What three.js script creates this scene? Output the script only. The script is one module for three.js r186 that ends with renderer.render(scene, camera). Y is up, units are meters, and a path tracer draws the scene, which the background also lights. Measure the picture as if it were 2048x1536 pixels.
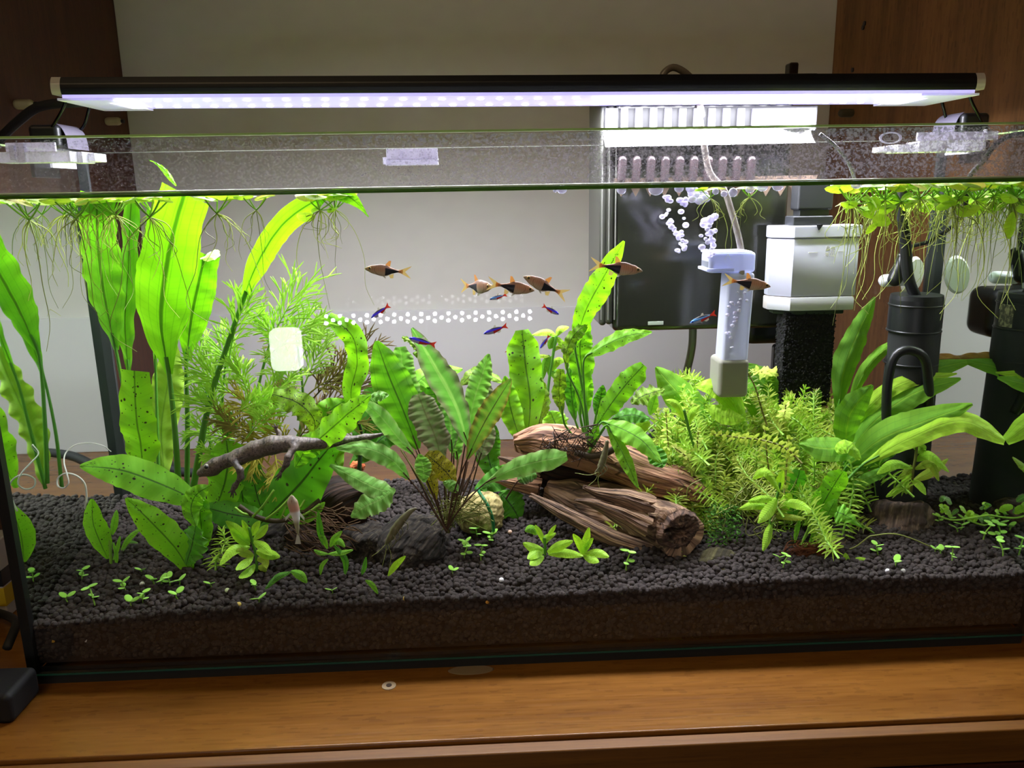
import * as THREE from 'three';
import { RoundedBoxGeometry } from 'three/addons/geometries/RoundedBoxGeometry.js';
import { mergeGeometries, mergeVertices, toCreasedNormals } from 'three/addons/utils/BufferGeometryUtils.js';
import { MarchingCubes } from 'three/addons/objects/MarchingCubes.js';
import { RectAreaLightUniformsLib } from 'three/addons/lights/RectAreaLightUniformsLib.js';

// ---------- camera, exposure, light ----------
const scene = new THREE.Scene();
scene.background = new THREE.Color(0x000000);
const FOCAL = 1600, EYE = new THREE.Vector3(0.3628, 0.3635, 0.5786);
const camera = new THREE.PerspectiveCamera(2 * Math.atan(768 / FOCAL) * 180 / Math.PI, 2048 / 1536, 0.02, 20);
camera.rotation.order = 'YXZ';
camera.rotation.set(-0.2331, -0.0417, -0.0176);
camera.position.copy(EYE);
camera.updateMatrixWorld(true);
const renderer = new THREE.WebGLRenderer({ antialias: true });
renderer.toneMapping = THREE.LinearToneMapping;
renderer.toneMappingExposure = 1.06;
renderer.shadowMap.enabled = true;
RectAreaLightUniformsLib.init();
const TANK_LIGHT = 74, CEILING_LIGHT = 6.6;
// tank: left outer face x = 0, front outer face z = 0, underside of the glass y = 0
const W = 0.815, H = 0.406, D = 0.195, G = 0.005, WATER = 0.3685, TABLE = -0.009, WALLZ = -0.62;
function areaLight(w, h, color, power, pos, target, parent = scene) {
  const l = new THREE.RectAreaLight(color, power, w, h);
  l.position.copy(pos); l.lookAt(target); l.name = 'area_light'; parent.add(l);
  return l;
}

// ---------- helpers ----------
const V = (x, y, z) => new THREE.Vector3(x, y, z);
function mulberry(seed) { let s = seed >>> 0; return () => { s = (s + 0x6d2b79f5) >>> 0; let t = Math.imul(s ^ (s >>> 15), 1 | s); t = (t + Math.imul(t ^ (t >>> 7), 61 | t)) ^ t; return ((t ^ (t >>> 14)) >>> 0) / 4294967296; }; }
let rnd = mulberry(7);
const rr = (a, b) => a + (b - a) * rnd();
const clamp = (x, a = 0, b = 1) => Math.min(b, Math.max(a, x));
const lerp = (a, b, t) => a + (b - a) * t;
const smooth = (a, b, x) => { const t = clamp((x - a) / (b - a)); return t * t * (3 - 2 * t); };
// where the sight line through a point of the 2048 x 1536 frame meets the plane z
function at(px, py, z) {
  const d = V(px - 1024, 768 - py, -FOCAL).applyQuaternion(camera.quaternion);
  return EYE.clone().addScaledVector(d, (z - EYE.z) / d.z);
}
function hash3(x, y, z) { let h = Math.imul(x | 0, 374761393) ^ Math.imul(y | 0, 668265263) ^ Math.imul(z | 0, 1274126177); h = Math.imul(h ^ (h >>> 13), 1274126177); return ((h ^ (h >>> 16)) >>> 0) / 4294967296; }
function noise(x, y, z = 0) {
  const ix = Math.floor(x), iy = Math.floor(y), iz = Math.floor(z), fx = x - ix, fy = y - iy, fz = z - iz;
  const u = fx * fx * (3 - 2 * fx), v = fy * fy * (3 - 2 * fy), w = fz * fz * (3 - 2 * fz);
  const c = (a, b, d) => hash3(ix + a, iy + b, iz + d);
  return lerp(lerp(lerp(c(0, 0, 0), c(1, 0, 0), u), lerp(c(0, 1, 0), c(1, 1, 0), u), v), lerp(lerp(c(0, 0, 1), c(1, 0, 1), u), lerp(c(0, 1, 1), c(1, 1, 1), u), v), w);
}
function fbm(x, y, z = 0, o = 4) { let s = 0, a = 0.5, n = 0; for (let i = 0; i < o; i++) { s += a * noise(x, y, z); n += a; a *= 0.5; x *= 2.03; y *= 2.03; z *= 2.03; } return s / n; }

const used = {};
function numbered(name) { const n = used[name] = (used[name] ?? -1) + 1; return n ? name + '_' + String(n).padStart(3, '0') : name; }
function tag(o, label, category, group, kind) { Object.assign(o.userData, { label }, category && { category }, group && { group }, kind && { kind }); return o; }
function thing(name, label, category, p = V(0, 0, 0), group) {
  const o = new THREE.Group(); o.name = numbered(name); o.position.copy(p); scene.add(o); o.updateMatrixWorld(true);
  return tag(o, label, category, group);
}
const norm = (g) => { g = g.index ? g.toNonIndexed() : g; for (const k of Object.keys(g.attributes)) if (!['position', 'normal', 'uv', 'color'].includes(k)) g.deleteAttribute(k); return g; };
function merged(list) {
  list = list.map(norm);
  if (list.some((g) => g.attributes.color)) for (const g of list) if (!g.attributes.color) g.setAttribute('color', new THREE.BufferAttribute(new Float32Array(g.attributes.position.count * 3).fill(1), 3));
  for (const g of list) if (!g.attributes.uv) g.setAttribute('uv', new THREE.BufferAttribute(new Float32Array(g.attributes.position.count * 2), 2));
  return list.length === 1 ? list[0] : mergeGeometries(list);
}
// geometry given in world places becomes a child of the thing
function part(name, geos, mat, parent) {
  let g = Array.isArray(geos) ? merged(geos) : geos;
  const m = new THREE.Mesh(g, mat); m.name = name;
  const p = new THREE.Vector3(); for (let o = parent; o && o !== scene; o = o.parent) p.add(o.position);
  if (p.lengthSq()) { g = m.geometry = g.clone(); g.translate(-p.x, -p.y, -p.z); }
  parent.add(m); return m;
}
function single(name, geos, mat, label, category, group, kind) {
  const m = new THREE.Mesh(Array.isArray(geos) ? merged(geos) : geos, mat); m.name = numbered(name);
  m.geometry.computeBoundingBox(); const b = m.geometry.boundingBox, c = V((b.min.x + b.max.x) / 2, b.min.y, (b.min.z + b.max.z) / 2);
  m.geometry.translate(-c.x, -c.y, -c.z); m.position.copy(c); scene.add(m);
  return tag(m, label, category, group, kind);
}
function struct(name, geos, mat, label) { const m = new THREE.Mesh(Array.isArray(geos) ? merged(geos) : geos, mat); m.name = numbered(name); m.userData.kind = 'structure'; if (label) m.userData.label = label; scene.add(m); return m; }
const box = (w, h, d, x, y, z, r = 0) => (r ? new RoundedBoxGeometry(w, h, d, 3, r) : new THREE.BoxGeometry(w, h, d)).translate(x, y, z);
const span = (x0, x1, y0, y1, z0, z1, r = 0) => box(x1 - x0, y1 - y0, z1 - z0, (x0 + x1) / 2, (y0 + y1) / 2, (z0 + z1) / 2, r);
const cyl = (r0, r1, h, x, y, z, n = 24) => new THREE.CylinderGeometry(r0, r1, h, n).translate(x, y, z);
const ball = (r, x, y, z, n = 16) => new THREE.SphereGeometry(r, n, Math.ceil(n * 0.7)).translate(x, y, z);
function place(g, p, dir) { g.applyQuaternion(new THREE.Quaternion().setFromUnitVectors(V(0, 1, 0), dir.clone().normalize())); return g.translate(p.x, p.y, p.z); }
// a round tube along points, with a radius that may change along it
function tube(pts, r, n = 0, k = 6, caps = true) {
  const c = new THREE.CatmullRomCurve3(pts), N = n || Math.max(6, pts.length * 5), rad = typeof r === 'function' ? r : Array.isArray(r) ? (t) => { const f = t * (r.length - 1), i = Math.min(r.length - 2, Math.floor(f)); return lerp(r[i], r[i + 1], f - i); } : () => r;
  const fr = c.computeFrenetFrames(N, false), pos = [], uv = [], idx = [], len = c.getLength();
  for (let i = 0; i <= N; i++) {
    const t = i / N, p = c.getPointAt(t), R = rad(t);
    for (let j = 0; j <= k; j++) { const a = j / k * Math.PI * 2, q = p.clone().addScaledVector(fr.normals[i], Math.cos(a) * R).addScaledVector(fr.binormals[i], Math.sin(a) * R); pos.push(q.x, q.y, q.z); uv.push(j / k, t * len); }
  }
  for (let i = 0; i < N; i++) for (let j = 0; j < k; j++) { const a = i * (k + 1) + j, b = a + k + 1; idx.push(a, a + 1, b, b, a + 1, b + 1); }
  if (caps) for (const [row, end] of [[0, 0], [N, 1]]) { const p = c.getPointAt(end), o = pos.length / 3; pos.push(p.x, p.y, p.z); uv.push(0, 0); for (let j = 0; j < k; j++) { const a = row * (k + 1) + j; end ? idx.push(a, a + 1, o) : idx.push(a + 1, a, o); } }
  const g = new THREE.BufferGeometry(); g.setAttribute('position', new THREE.Float32BufferAttribute(pos, 3)); g.setAttribute('uv', new THREE.Float32BufferAttribute(uv, 2)); g.setIndex(idx); g.computeVertexNormals();
  return g;
}
// grid surface from f(u, v) -> Vector3
function surf(nu, nv, f, uvf) {
  const pos = [], uv = [], idx = [];
  for (let j = 0; j <= nv; j++) for (let i = 0; i <= nu; i++) { const p = f(i / nu, j / nv); pos.push(p.x, p.y, p.z); const q = uvf ? uvf(i / nu, j / nv) : [i / nu, j / nv]; uv.push(q[0], q[1]); }
  for (let j = 0; j < nv; j++) for (let i = 0; i < nu; i++) { const a = j * (nu + 1) + i, b = a + nu + 1; idx.push(a, a + 1, b, b, a + 1, b + 1); }
  const g = new THREE.BufferGeometry(); g.setAttribute('position', new THREE.Float32BufferAttribute(pos, 3)); g.setAttribute('uv', new THREE.Float32BufferAttribute(uv, 2)); g.setIndex(idx); g.computeVertexNormals();
  return g;
}

// ---------- materials ----------
function canvasTex(w, h, draw, srgb = true) {
  const c = document.createElement('canvas'); c.width = w; c.height = h; const x = c.getContext('2d'); draw(x, w, h);
  const t = new THREE.CanvasTexture(c); if (srgb) t.colorSpace = THREE.SRGBColorSpace; t.wrapS = t.wrapT = THREE.RepeatWrapping; return t;
}
function pixelTex(w, h, f, srgb = true) {
  const d = new Uint8Array(w * h * 4);
  for (let y = 0; y < h; y++) for (let x = 0; x < w; x++) { const c = f(x / w, y / h, x, y), i = (y * w + x) * 4; d[i] = clamp(c[0], 0, 255); d[i + 1] = clamp(c[1], 0, 255); d[i + 2] = clamp(c[2], 0, 255); d[i + 3] = c.length > 3 ? clamp(c[3], 0, 255) : 255; }
  const t = new THREE.DataTexture(d, w, h); if (srgb) t.colorSpace = THREE.SRGBColorSpace; t.magFilter = t.minFilter = THREE.LinearFilter; t.wrapS = t.wrapT = THREE.RepeatWrapping; t.needsUpdate = true; return t;
}
const repeat = (t, x, y) => { const c = t.clone(); c.repeat.set(x, y); c.needsUpdate = true; return c; };
const std = (o) => new THREE.MeshStandardMaterial({ roughness: 0.6, side: THREE.DoubleSide, ...o });
const phys = (o) => new THREE.MeshPhysicalMaterial({ roughness: 0.6, side: THREE.DoubleSide, ...o });
const mix3 = (a, b, t) => [lerp(a[0], b[0], t), lerp(a[1], b[1], t), lerp(a[2], b[2], t)];
// wood grain running along u (u and v in metres once repeated: the tile is 1 m x 0.5 m)
const grain = (dark, light, fine, seed) => pixelTex(1024, 512, (u, v) => {
  const P = (n, fx, fy) => { const a = noise(u * fx + seed, v * fy + seed, n), b = noise((u - 1) * fx + seed, v * fy + seed, n), c = noise(u * fx + seed, (v - 1) * fy + seed, n); return lerp(lerp(a, b, smooth(0.8, 1, u)), c, smooth(0.85, 1, v)); };
  const s = 0.45 * P(1, 5, 24) + 0.3 * P(2, 14, 90) + 0.25 * P(3, 60, 220), pore = P(4, 90, 380) > 0.8 ? 1 : 0;
  const c = mix3(dark, light, clamp(s * 1.7 - 0.35)); return mix3(c, [c[0] * 0.55, c[1] * 0.5, c[2] * 0.45], pore * fine);
});
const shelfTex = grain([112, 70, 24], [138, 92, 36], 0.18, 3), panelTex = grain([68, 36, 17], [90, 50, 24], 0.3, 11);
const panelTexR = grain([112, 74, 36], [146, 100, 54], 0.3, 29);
const grainBump = pixelTex(512, 512, (u, v) => { const s = 255 * (0.6 * noise(u * 40, v * 400, 5) + 0.4 * noise(u * 14, v * 90, 9)); return [s, s, s]; }, false);
const M = {};
M.shelf = phys({ map: shelfTex, bumpMap: grainBump, bumpScale: 0.00018, roughness: 0.25, specularIntensity: 1 });
M.lip = std({ map: repeat(panelTex, 1, 1), roughness: 0.5, bumpMap: grainBump, bumpScale: 0.0002, color: 0xd8b0a0 });
M.moulding = std({ map: repeat(shelfTex, 1, 3), roughness: 0.5, color: 0xf0f0d8 });
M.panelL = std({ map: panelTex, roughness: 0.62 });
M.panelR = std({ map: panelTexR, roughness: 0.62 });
M.wall = std({ map: pixelTex(256, 256, (u, v, x, y) => { const s = 214 + 8 * (fbm(u * 8, v * 8, 1) - 0.5) + 5 * (hash3(x, y, 3) - 0.5); return [s, s * 0.99, s * 0.965]; }), bumpMap: pixelTex(256, 256, (u, v) => { const s = 255 * fbm(u * 30, v * 30, 2, 3); return [s, s, s]; }, false), bumpScale: 0.0006, roughness: 0.7 });
M.room = std({ color: 0x5c554d, roughness: 0.9 });
M.ceiling = std({ color: 0xcfc8bc, roughness: 0.9 });
M.floor = std({ color: 0x6a5138, roughness: 0.7 });
M.pane = phys({ color: 0xffffff, transmission: 1, thickness: 0, roughness: 0, ior: 1.5 });
M.glassEdge = phys({ color: 0xbfe094, roughness: 0.3, transmission: 0.25, thickness: 0 });
M.tealEdge = std({ color: 0x1f5a50, roughness: 0.3 });
M.mirrorPane = phys({ color: 0xdfeade, metalness: 1, roughness: 0.03 });
M.water = phys({ color: 0xffffff, transmission: 1, thickness: 0, roughness: 0, ior: 1.33, bumpMap: pixelTex(256, 256, (u, v) => { const s = 255 * fbm(u * 6, v * 6, 4, 2); return [s, s, s]; }, false), bumpScale: 0.0006 });
M.meniscus = phys({ color: 0x5e8a34, transmission: 0.55, thickness: 0, roughness: 0.12, ior: 1.33 });
M.frontWet = phys({ color: 0xffffff, transmission: 1, thickness: 0, roughness: 0, ior: 1.5, specularIntensity: 0.62 });
M.backPane = phys({ color: 0xffffff, transmission: 1, thickness: 0, roughness: 0, ior: 1.1 });
M.wetFace = phys({ color: 0xffffff, transmission: 1, thickness: 0, roughness: 0, ior: 1.13 });
M.silicone = std({ color: 0x101312, roughness: 0.4 });
M.black = std({ color: 0x1a1c1c, roughness: 0.38 });
M.blackMatte = std({ color: 0x1f2120, roughness: 0.75 });
M.blackAlu = std({ color: 0x0d0e10, roughness: 0.42, metalness: 0.3 });
M.darkGrey = std({ color: 0x2a2c2e, roughness: 0.5 });
M.smoke = phys({ color: 0x25271f, roughness: 0.22, clearcoat: 0.6, clearcoatRoughness: 0.1 });
M.smokeLight = phys({ color: 0x45463f, roughness: 0.3 });
M.white = std({ color: 0xc4c4c2, roughness: 0.4 });
M.clear = phys({ color: 0xf0eef8, roughness: 0.55, transmission: 0.5, thickness: 0, ior: 1.49 });
M.milky = phys({ color: 0xdfe3f4, roughness: 0.6, transmission: 0.55, thickness: 0 });
M.chrome = std({ color: 0x2a2a2e, roughness: 0.22, metalness: 1 });
const atY = (px, py, y) => { const d = V(px - 1024, 768 - py, -FOCAL).applyQuaternion(camera.quaternion); return EYE.clone().addScaledVector(d, (y - EYE.y) / d.y); };
const atX = (px, py, x) => { const d = V(px - 1024, 768 - py, -FOCAL).applyQuaternion(camera.quaternion); return EYE.clone().addScaledVector(d, (x - EYE.x) / d.x); };
const pxw = (px, z) => px * (EYE.z - z) / FOCAL;   // frame pixels to metres at a depth

// ---------- the room ----------
{
  const x0 = -1.7, x1 = 2.5, z1 = 4.2, y0 = -0.78, y1 = 1.75, t = 0.08;
  struct('wall_back', span(x0 - t, x1 + t, y0, y1, WALLZ - t, WALLZ), M.wall);
  struct('wall_left', span(x0 - t, x0, y0, y1, WALLZ, z1), M.room);
  struct('wall_right', span(x1, x1 + t, y0, y1, WALLZ, z1), M.room);
  struct('wall_front', span(x0 - t, x1 + t, y0, y1, z1, z1 + t), M.room);
  struct('floor', span(x0 - t, x1 + t, y0 - t, y0, WALLZ - t, z1 + t), M.floor);
  struct('ceiling', span(x0 - t, x1 + t, y1, y1 + t, WALLZ - t, z1 + t), M.ceiling);
  const c = thing('ceiling_light', 'round white ceiling light of the room opposite the aquarium', 'light', V(-0.3, y1, 1.0));
  part('frame', new THREE.CylinderGeometry(0.52, 0.52, 0.04, 48).translate(-0.3, y1 - 0.02, 1.0), M.white, c);
  part('diffuser', new THREE.CylinderGeometry(0.5, 0.47, 0.02, 48).translate(-0.3, y1 - 0.05, 1.0), std({ color: 0xffffff, emissive: 0xffdfb0, emissiveIntensity: 1.5 }), c);
  areaLight(0.9, 0.9, 0xffd9a6, CEILING_LIGHT, V(0, -0.065, 0), V(-0.3, y1 - 1, 1.0), c);
}
// ---------- the cabinet niche that holds the tank ----------
{
  const c = thing('cabinet', 'brown wooden cabinet niche whose shelf carries the aquarium', 'cabinet', V(0.38, -0.78, -0.26));
  const uvBox = (g, s = 1) => { const p = g.attributes.position, n = g.attributes.normal, u = g.attributes.uv; for (let i = 0; i < p.count; i++) { const ax = Math.abs(n.getX(i)), ay = Math.abs(n.getY(i)), az = Math.abs(n.getZ(i)); if (ay > ax && ay > az) u.setXY(i, p.getX(i) * s, p.getZ(i) * 2 * s); else if (az >= ax) u.setXY(i, p.getX(i) * s, p.getY(i) * 2 * s); else u.setXY(i, p.getY(i) * s, p.getZ(i) * 2 * s); } return g; };
  part('shelf_board', uvBox(span(-0.118, 0.88, TABLE - 0.03, TABLE, WALLZ + 0.002, 0.088, 0.0015)), M.shelf, c);
  part('moulding', uvBox(span(-0.14, 0.9, TABLE - 0.03, TABLE - 0.0035, 0.088, 0.0995, 0.0015)), M.moulding, c);
  part('apron_board', uvBox(span(-0.14, 0.9, TABLE - 0.2, TABLE - 0.031, 0.06, 0.1, 0.001)), M.lip, c);
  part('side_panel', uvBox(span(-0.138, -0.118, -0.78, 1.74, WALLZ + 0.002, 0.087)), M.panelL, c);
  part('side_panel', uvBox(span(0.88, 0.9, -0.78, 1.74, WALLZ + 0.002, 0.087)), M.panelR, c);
  part('top_board', uvBox(span(-0.138, 0.9, 1.715, 1.74, WALLZ + 0.002, 0.087)), M.panelL, c);
  // shelf pins and the holes of taken-out ones
  const pin = std({ color: 0xb9ae86, roughness: 0.5 });
  for (const [px, py] of [[30, 209], [212, 243]]) { const p = atX(px, py, -0.118); const g = part('shelf_pin', place(new THREE.CapsuleGeometry(0.0052, 0.012, 4, 12), p.clone().add(V(0.009, 0, 0)), V(1, 0, 0)), pin, c); part('pin_tip', place(cyl(0.0028, 0.0022, 0.004, 0, 0, 0, 10), p.clone().add(V(0.0215, 0, 0)), V(1, 0, 0)), M.darkGrey, g); }
  { const p = atX(1706, 226, 0.88); part('shelf_pin', place(new THREE.CapsuleGeometry(0.0055, 0.012, 4, 12), p.add(V(-0.009, 0, 0)), V(1, 0, 0)), std({ color: 0x4c4a36, roughness: 0.6 }), c); }
  for (const [px, py] of [[1706, 140], [1730, 47], [1727, 55]]) { const p = atX(px, py, 0.88); part('pin_hole', place(cyl(0.0032, 0.0032, 0.003, 0, 0, 0, 14), p, V(1, 0, 0)), M.black, c); }
  // marks on the shelf: a pale knot plug and a scratch
  { const p = atY(778, 1372, TABLE); part('wood_plug', cyl(0.0055, 0.0055, 0.001, p.x, TABLE + 0.0001, p.z, 20).translate(0, 0, 0), std({ color: 0xb09a78, roughness: 0.5 }), c); part('screw_head', cyl(0.0022, 0.0022, 0.0014, p.x, TABLE + 0.0003, p.z, 14), std({ color: 0x3b2a18, roughness: 0.6 }), c); }
  part('dried_drip', new THREE.SphereGeometry(0.011, 20, 8).scale(1.7, 0.02, 0.6).translate(atY(942, 1340, TABLE).x, TABLE, atY(942, 1340, TABLE).z), std({ color: 0x8c7a62, roughness: 0.35 }), c);
}

// ---------- lamps across the room that the front glass mirrors ----------
{
  const q = (px, py) => { const p = at(px, py, -1.6); p.z = 1.6; return p; };
  const a = q(648, 640), b = q(1062, 630), t = thing('opposite_lamp', 'row of white lamp diodes across the room, mirrored in the front glass', 'lamp', a.clone().lerp(b, 0.5));
  part('housing', span(a.x - 0.02, b.x + 0.02, Math.min(a.y, b.y) - 0.03, Math.max(a.y, b.y) + 0.03, 1.604, 1.63, 0.004), M.blackMatte, t);
  const glow = std({ color: 0xffffff, emissive: 0xeef0ff, emissiveIntensity: 40 }), g = new THREE.SphereGeometry(0.006, 12, 2, 0, Math.PI * 2, 0, Math.PI / 2).rotateX(-Math.PI / 2).scale(1, 1, 0.5);
  for (let i = 0; i < 31; i++) for (const dy of i % 2 ? [3] : [-5, 9]) { const p = q(652 + i * 13.6, 641 - i * 0.32 + dy - 3); part('diode', g.clone().translate(p.x, p.y, 1.603), glow, t); }
  areaLight(0.5, 0.02, 0xeef0ff, 0.6, V(0, 0, -0.008), V(t.position.x, t.position.y, 0), t);
  const c = q(566, 704), l = thing('lantern', 'small white glowing lantern across the room, mirrored in the front glass', 'lamp', c);
  part('shade', new RoundedBoxGeometry(0.085, 0.12, 0.06, 2, 0.02).translate(c.x, c.y, 1.64), std({ color: 0xffffff, emissive: 0xf4f2ee, emissiveIntensity: 26 }), l);
  part('foot', cyl(0.02, 0.04, 0.03, c.x, c.y - 0.075, 1.64), M.blackMatte, l);
  areaLight(0.07, 0.1, 0xf4f2ee, 6, V(0, 0, 0.006), V(c.x, c.y, 0), l);
  const s = thing('sideboard', 'dark low sideboard across the room carrying the mirrored lamps', 'sideboard', V(c.x + 0.2, -0.78, 1.8));
  part('top', span(c.x - 0.3, b.x + 0.3, c.y - 0.12, c.y - 0.09, 1.55, 1.95, 0.003), M.panelL, s); part('body', span(c.x - 0.28, b.x + 0.28, -0.775, c.y - 0.121, 1.57, 1.94), M.panelL, s);
  part('lamp_post', span(b.x + 0.02, b.x + 0.035, c.y - 0.09, b.y + 0.02, 1.605, 1.62), M.blackMatte, t);
}


{
  const y = at(600, 624, WALLZ + 0.004).y;
  single('back_board', [span(-0.117, 0.879, TABLE + 0.0002, y - 0.0012, WALLZ + 0.0005, WALLZ + 0.006, 0.0008)], std({ color: 0xd6d6d8, roughness: 0.4 }), 'white board standing along the wall behind the aquarium', 'board');
}
// ---------- the aquarium ----------
{
  const t = thing('aquarium', 'rimless glass aquarium tank full of plants on the wooden shelf', 'aquarium', V(W / 2, 0, -D / 2));
  const e = 0.0004;
  const f = part('front_pane', span(0, W, WATER, H, -G, 0), M.pane, t);
  { const g = new THREE.BoxGeometry(W, WATER, G).translate(W / 2, WATER / 2, -G / 2); part('wet_front_pane', g, [M.wetFace, M.wetFace, M.wetFace, M.wetFace, M.frontWet, M.wetFace], t); }
  part('pane_edge', span(0, W, H - 0.0002, H + 0.0012, -G, 0), M.glassEdge, f);
  part('pane_edge', span(0.002, W, -0.0006, 0.0004, -0.0008, 0.0004), M.tealEdge, f);
  // lime scale, droplet marks and dust on the dry part of the pane
  const scale = pixelTex(2048, 128, (u, v, x, y) => {
    const right = smooth(0.2, 0.75, u), low = 1 - v;
    let a = Math.max(0, fbm(u * 420, v * 20, 1, 3) - 0.45) * 1.1 + Math.max(0, fbm(u * 900, v * 42, 7, 2) - 0.5) * 1.3;
    a *= 0.35 + 1.2 * right + 0.4 * smooth(0.6, 0.95, v); a += 0.34 * right * Math.max(0, fbm(u * 60, v * 4, 15, 4) - 0.2);
    if (hash3(x, y, 12) > 0.9965) a += 0.55;
    if (noise(u * 520, v * 26, 5) > 0.88) a += 0.3 * right + 0.05;
    return [225, 222, 236, 255 * clamp(a * 1.05, 0, 0.8)];
  });
  part('lime_scale', surf(1, 1, (u, v) => V(lerp(0.006, W - 0.006, u), lerp(WATER + 0.002, H - 0.001, v), -G - e)), std({ map: scale, transparent: true, roughness: 0.8 }), f);
  const b = part('back_pane', span(0, W, 0, H, -D, -D + G), M.backPane, t);
  part('pane_edge', span(0, W, H - 0.0002, H + 0.0004, -D, -D + G), std({ color: 0x35382f, roughness: 0.5 }), b);
  for (const x of [0, W - G]) {
    const dry = part('side_pane', span(x, x + G, WATER, H, -D + G, -G), M.pane, t);
    part('pane_edge', span(x, x + G, H - 0.0002, H + 0.001, -D + G, -G), M.glassEdge, dry);
    // below the water line the pane mirrors the inside of the tank, as wet glass seen aslant does
    part('wet_side_pane', span(x, x + G, 0, WATER, -D + G, -G), M.mirrorPane, t);
  }
  part('bottom_pane', span(G, W - G, 0.0006, 0.006, -D + G, -G), M.pane, t);
  for (const [x, z, w, d] of [[0.0002, -0.0072, 0.0075, 0.007], [W - 0.0077, -0.0072, 0.0075, 0.007]]) part('silicone_seam', span(x, x + w, 0.001, WATER - 0.02, z, z + d - 0.0004), M.silicone, t);
  for (const x of [0.0045, W - 0.013]) part('silicone_seam', span(x, x + 0.0085, 0.001, H - 0.003, -D + G * 0.6, -D + G + 0.002), std({ color: 0x2b2e2f, roughness: 0.45 }), t);
  part('silicone_seam', span(0.0005, W - 0.0005, 0.0008, 0.004, -0.0065, -0.0048), M.silicone, t);
  single('foam_mat', span(0.006, W - 0.006, TABLE, 0, -D + 0.004, -0.002), M.blackMatte, 'thin black foam mat under the aquarium on the shelf', 'mat');
  // water: the surface and the curved edge where it climbs the glass
  const w = thing('water', 'clear water filling the aquarium to just below the rim', 'water', V(W / 2, WATER, -D / 2)); w.userData.kind = 'stuff';
  part('water_surface', surf(60, 16, (u, v) => V(lerp(G, W - G, u), WATER + 0.0005 * (fbm(u * 30, v * 8, 2, 2) - 0.5), lerp(-G - 0.001, -D + G, v))), M.water, w);
  part('meniscus', tube([0, 0.2, 0.4, 0.6, 0.8, 1].map((u) => V(lerp(G, W - G, u), WATER - 0.0012, -G - 0.0018)), 0.0015, 60, 10), M.meniscus, w);
  part('meniscus', tube([0, 0.25, 0.5, 0.75, 1].map((u) => V(lerp(G, W - G, u), WATER + 0.0009, -G - 0.0006)), 0.0006, 60, 8), std({ color: 0xb4c49a, roughness: 0.2 }), w);
}

// ---------- the lamp ----------
{
  const cx = 0.4107, y = 0.444, L = thing('aquarium_lamp', 'long black bar lamp with glowing white underside above the aquarium', 'lamp', V(cx, y, -0.165));
  L.rotation.z = -0.0066;
  const x0 = 0.0315, x1 = 0.79, s = new THREE.Shape();
  s.moveTo(0.121, 0.0015); s.bezierCurveTo(0.1185, 0.005, 0.1195, 0.0125, 0.1235, 0.0152); s.lineTo(0.2, 0.0152); s.bezierCurveTo(0.2065, 0.0125, 0.2075, 0.005, 0.206, 0.0015); s.closePath();
  const ext = (sh, a, b) => new THREE.ExtrudeGeometry(sh, { depth: b - a, bevelEnabled: false, curveSegments: 10 }).rotateY(Math.PI / 2).translate(a, y, 0);   // shape x becomes -z, depth becomes x
  part('housing', toCreasedNormals(ext(s, x0, x1), 0.6), M.blackAlu, L);
  const cap = std({ color: 0xb5ada0, roughness: 0.35 });
  for (const [a, b] of [[x0 - 0.0075, x0], [x1, x1 + 0.0075]]) part('end_cap', toCreasedNormals(ext(s, a, b), 0.6), cap, L);
  part('base_plate', span(x0, x1, y - 0.0012, y + 0.0014, -0.2055, -0.1215), std({ color: 0xd8d2ea, roughness: 0.35, emissive: 0xb9b0ff, emissiveIntensity: 0.8 }), L);
  for (const [a, b] of [[x0 - 0.004, x0 + 0.04], [x1 - 0.046, x1 + 0.004]]) part('clear_cover', span(a, b, y - 0.003, y - 0.0012, -0.206, -0.121), M.clear, L);
  const lens = new THREE.SphereGeometry(0.0034, 10, 2, 0, Math.PI * 2, Math.PI / 2, Math.PI / 2).scale(1, 0.3, 1), glow = std({ color: 0xffffff, emissive: 0xf4f2ff, emissiveIntensity: 14 });
  for (let i = 0; i < 42; i++) for (const r of [0, 1]) { const m = part('led', lens, glow, L); m.position.set(0.075 + i * 0.0164 + r * 0.0082 - cx, -0.0012, (r ? -0.188 : -0.142) + 0.165); m.geometry = lens; }
  const a = areaLight(0.7, 0.046, 0xf3f4ff, TANK_LIGHT, V(0, -0.0016, 0), V(cx, y - 1, -0.165), L); a.rotation.set(-Math.PI / 2, 0, 0); a.position.set(0, -0.0022, 0);
  // wire legs down to the clamps
  for (const [sx, x] of [[1, x0], [-1, x1]]) for (const z of [-0.135, -0.178]) part('wire_leg', tube([V(x - sx * 0.002, y + 0.004, z), V(x - sx * 0.006, y - 0.006, z), V(x - sx * (z < -0.16 ? 0.013 : 0.016), y - 0.018, z - 0.003), V(x - sx * 0.025, y - 0.024, z - 0.01)], 0.0014, 20, 8), M.chrome, L);
}
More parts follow.
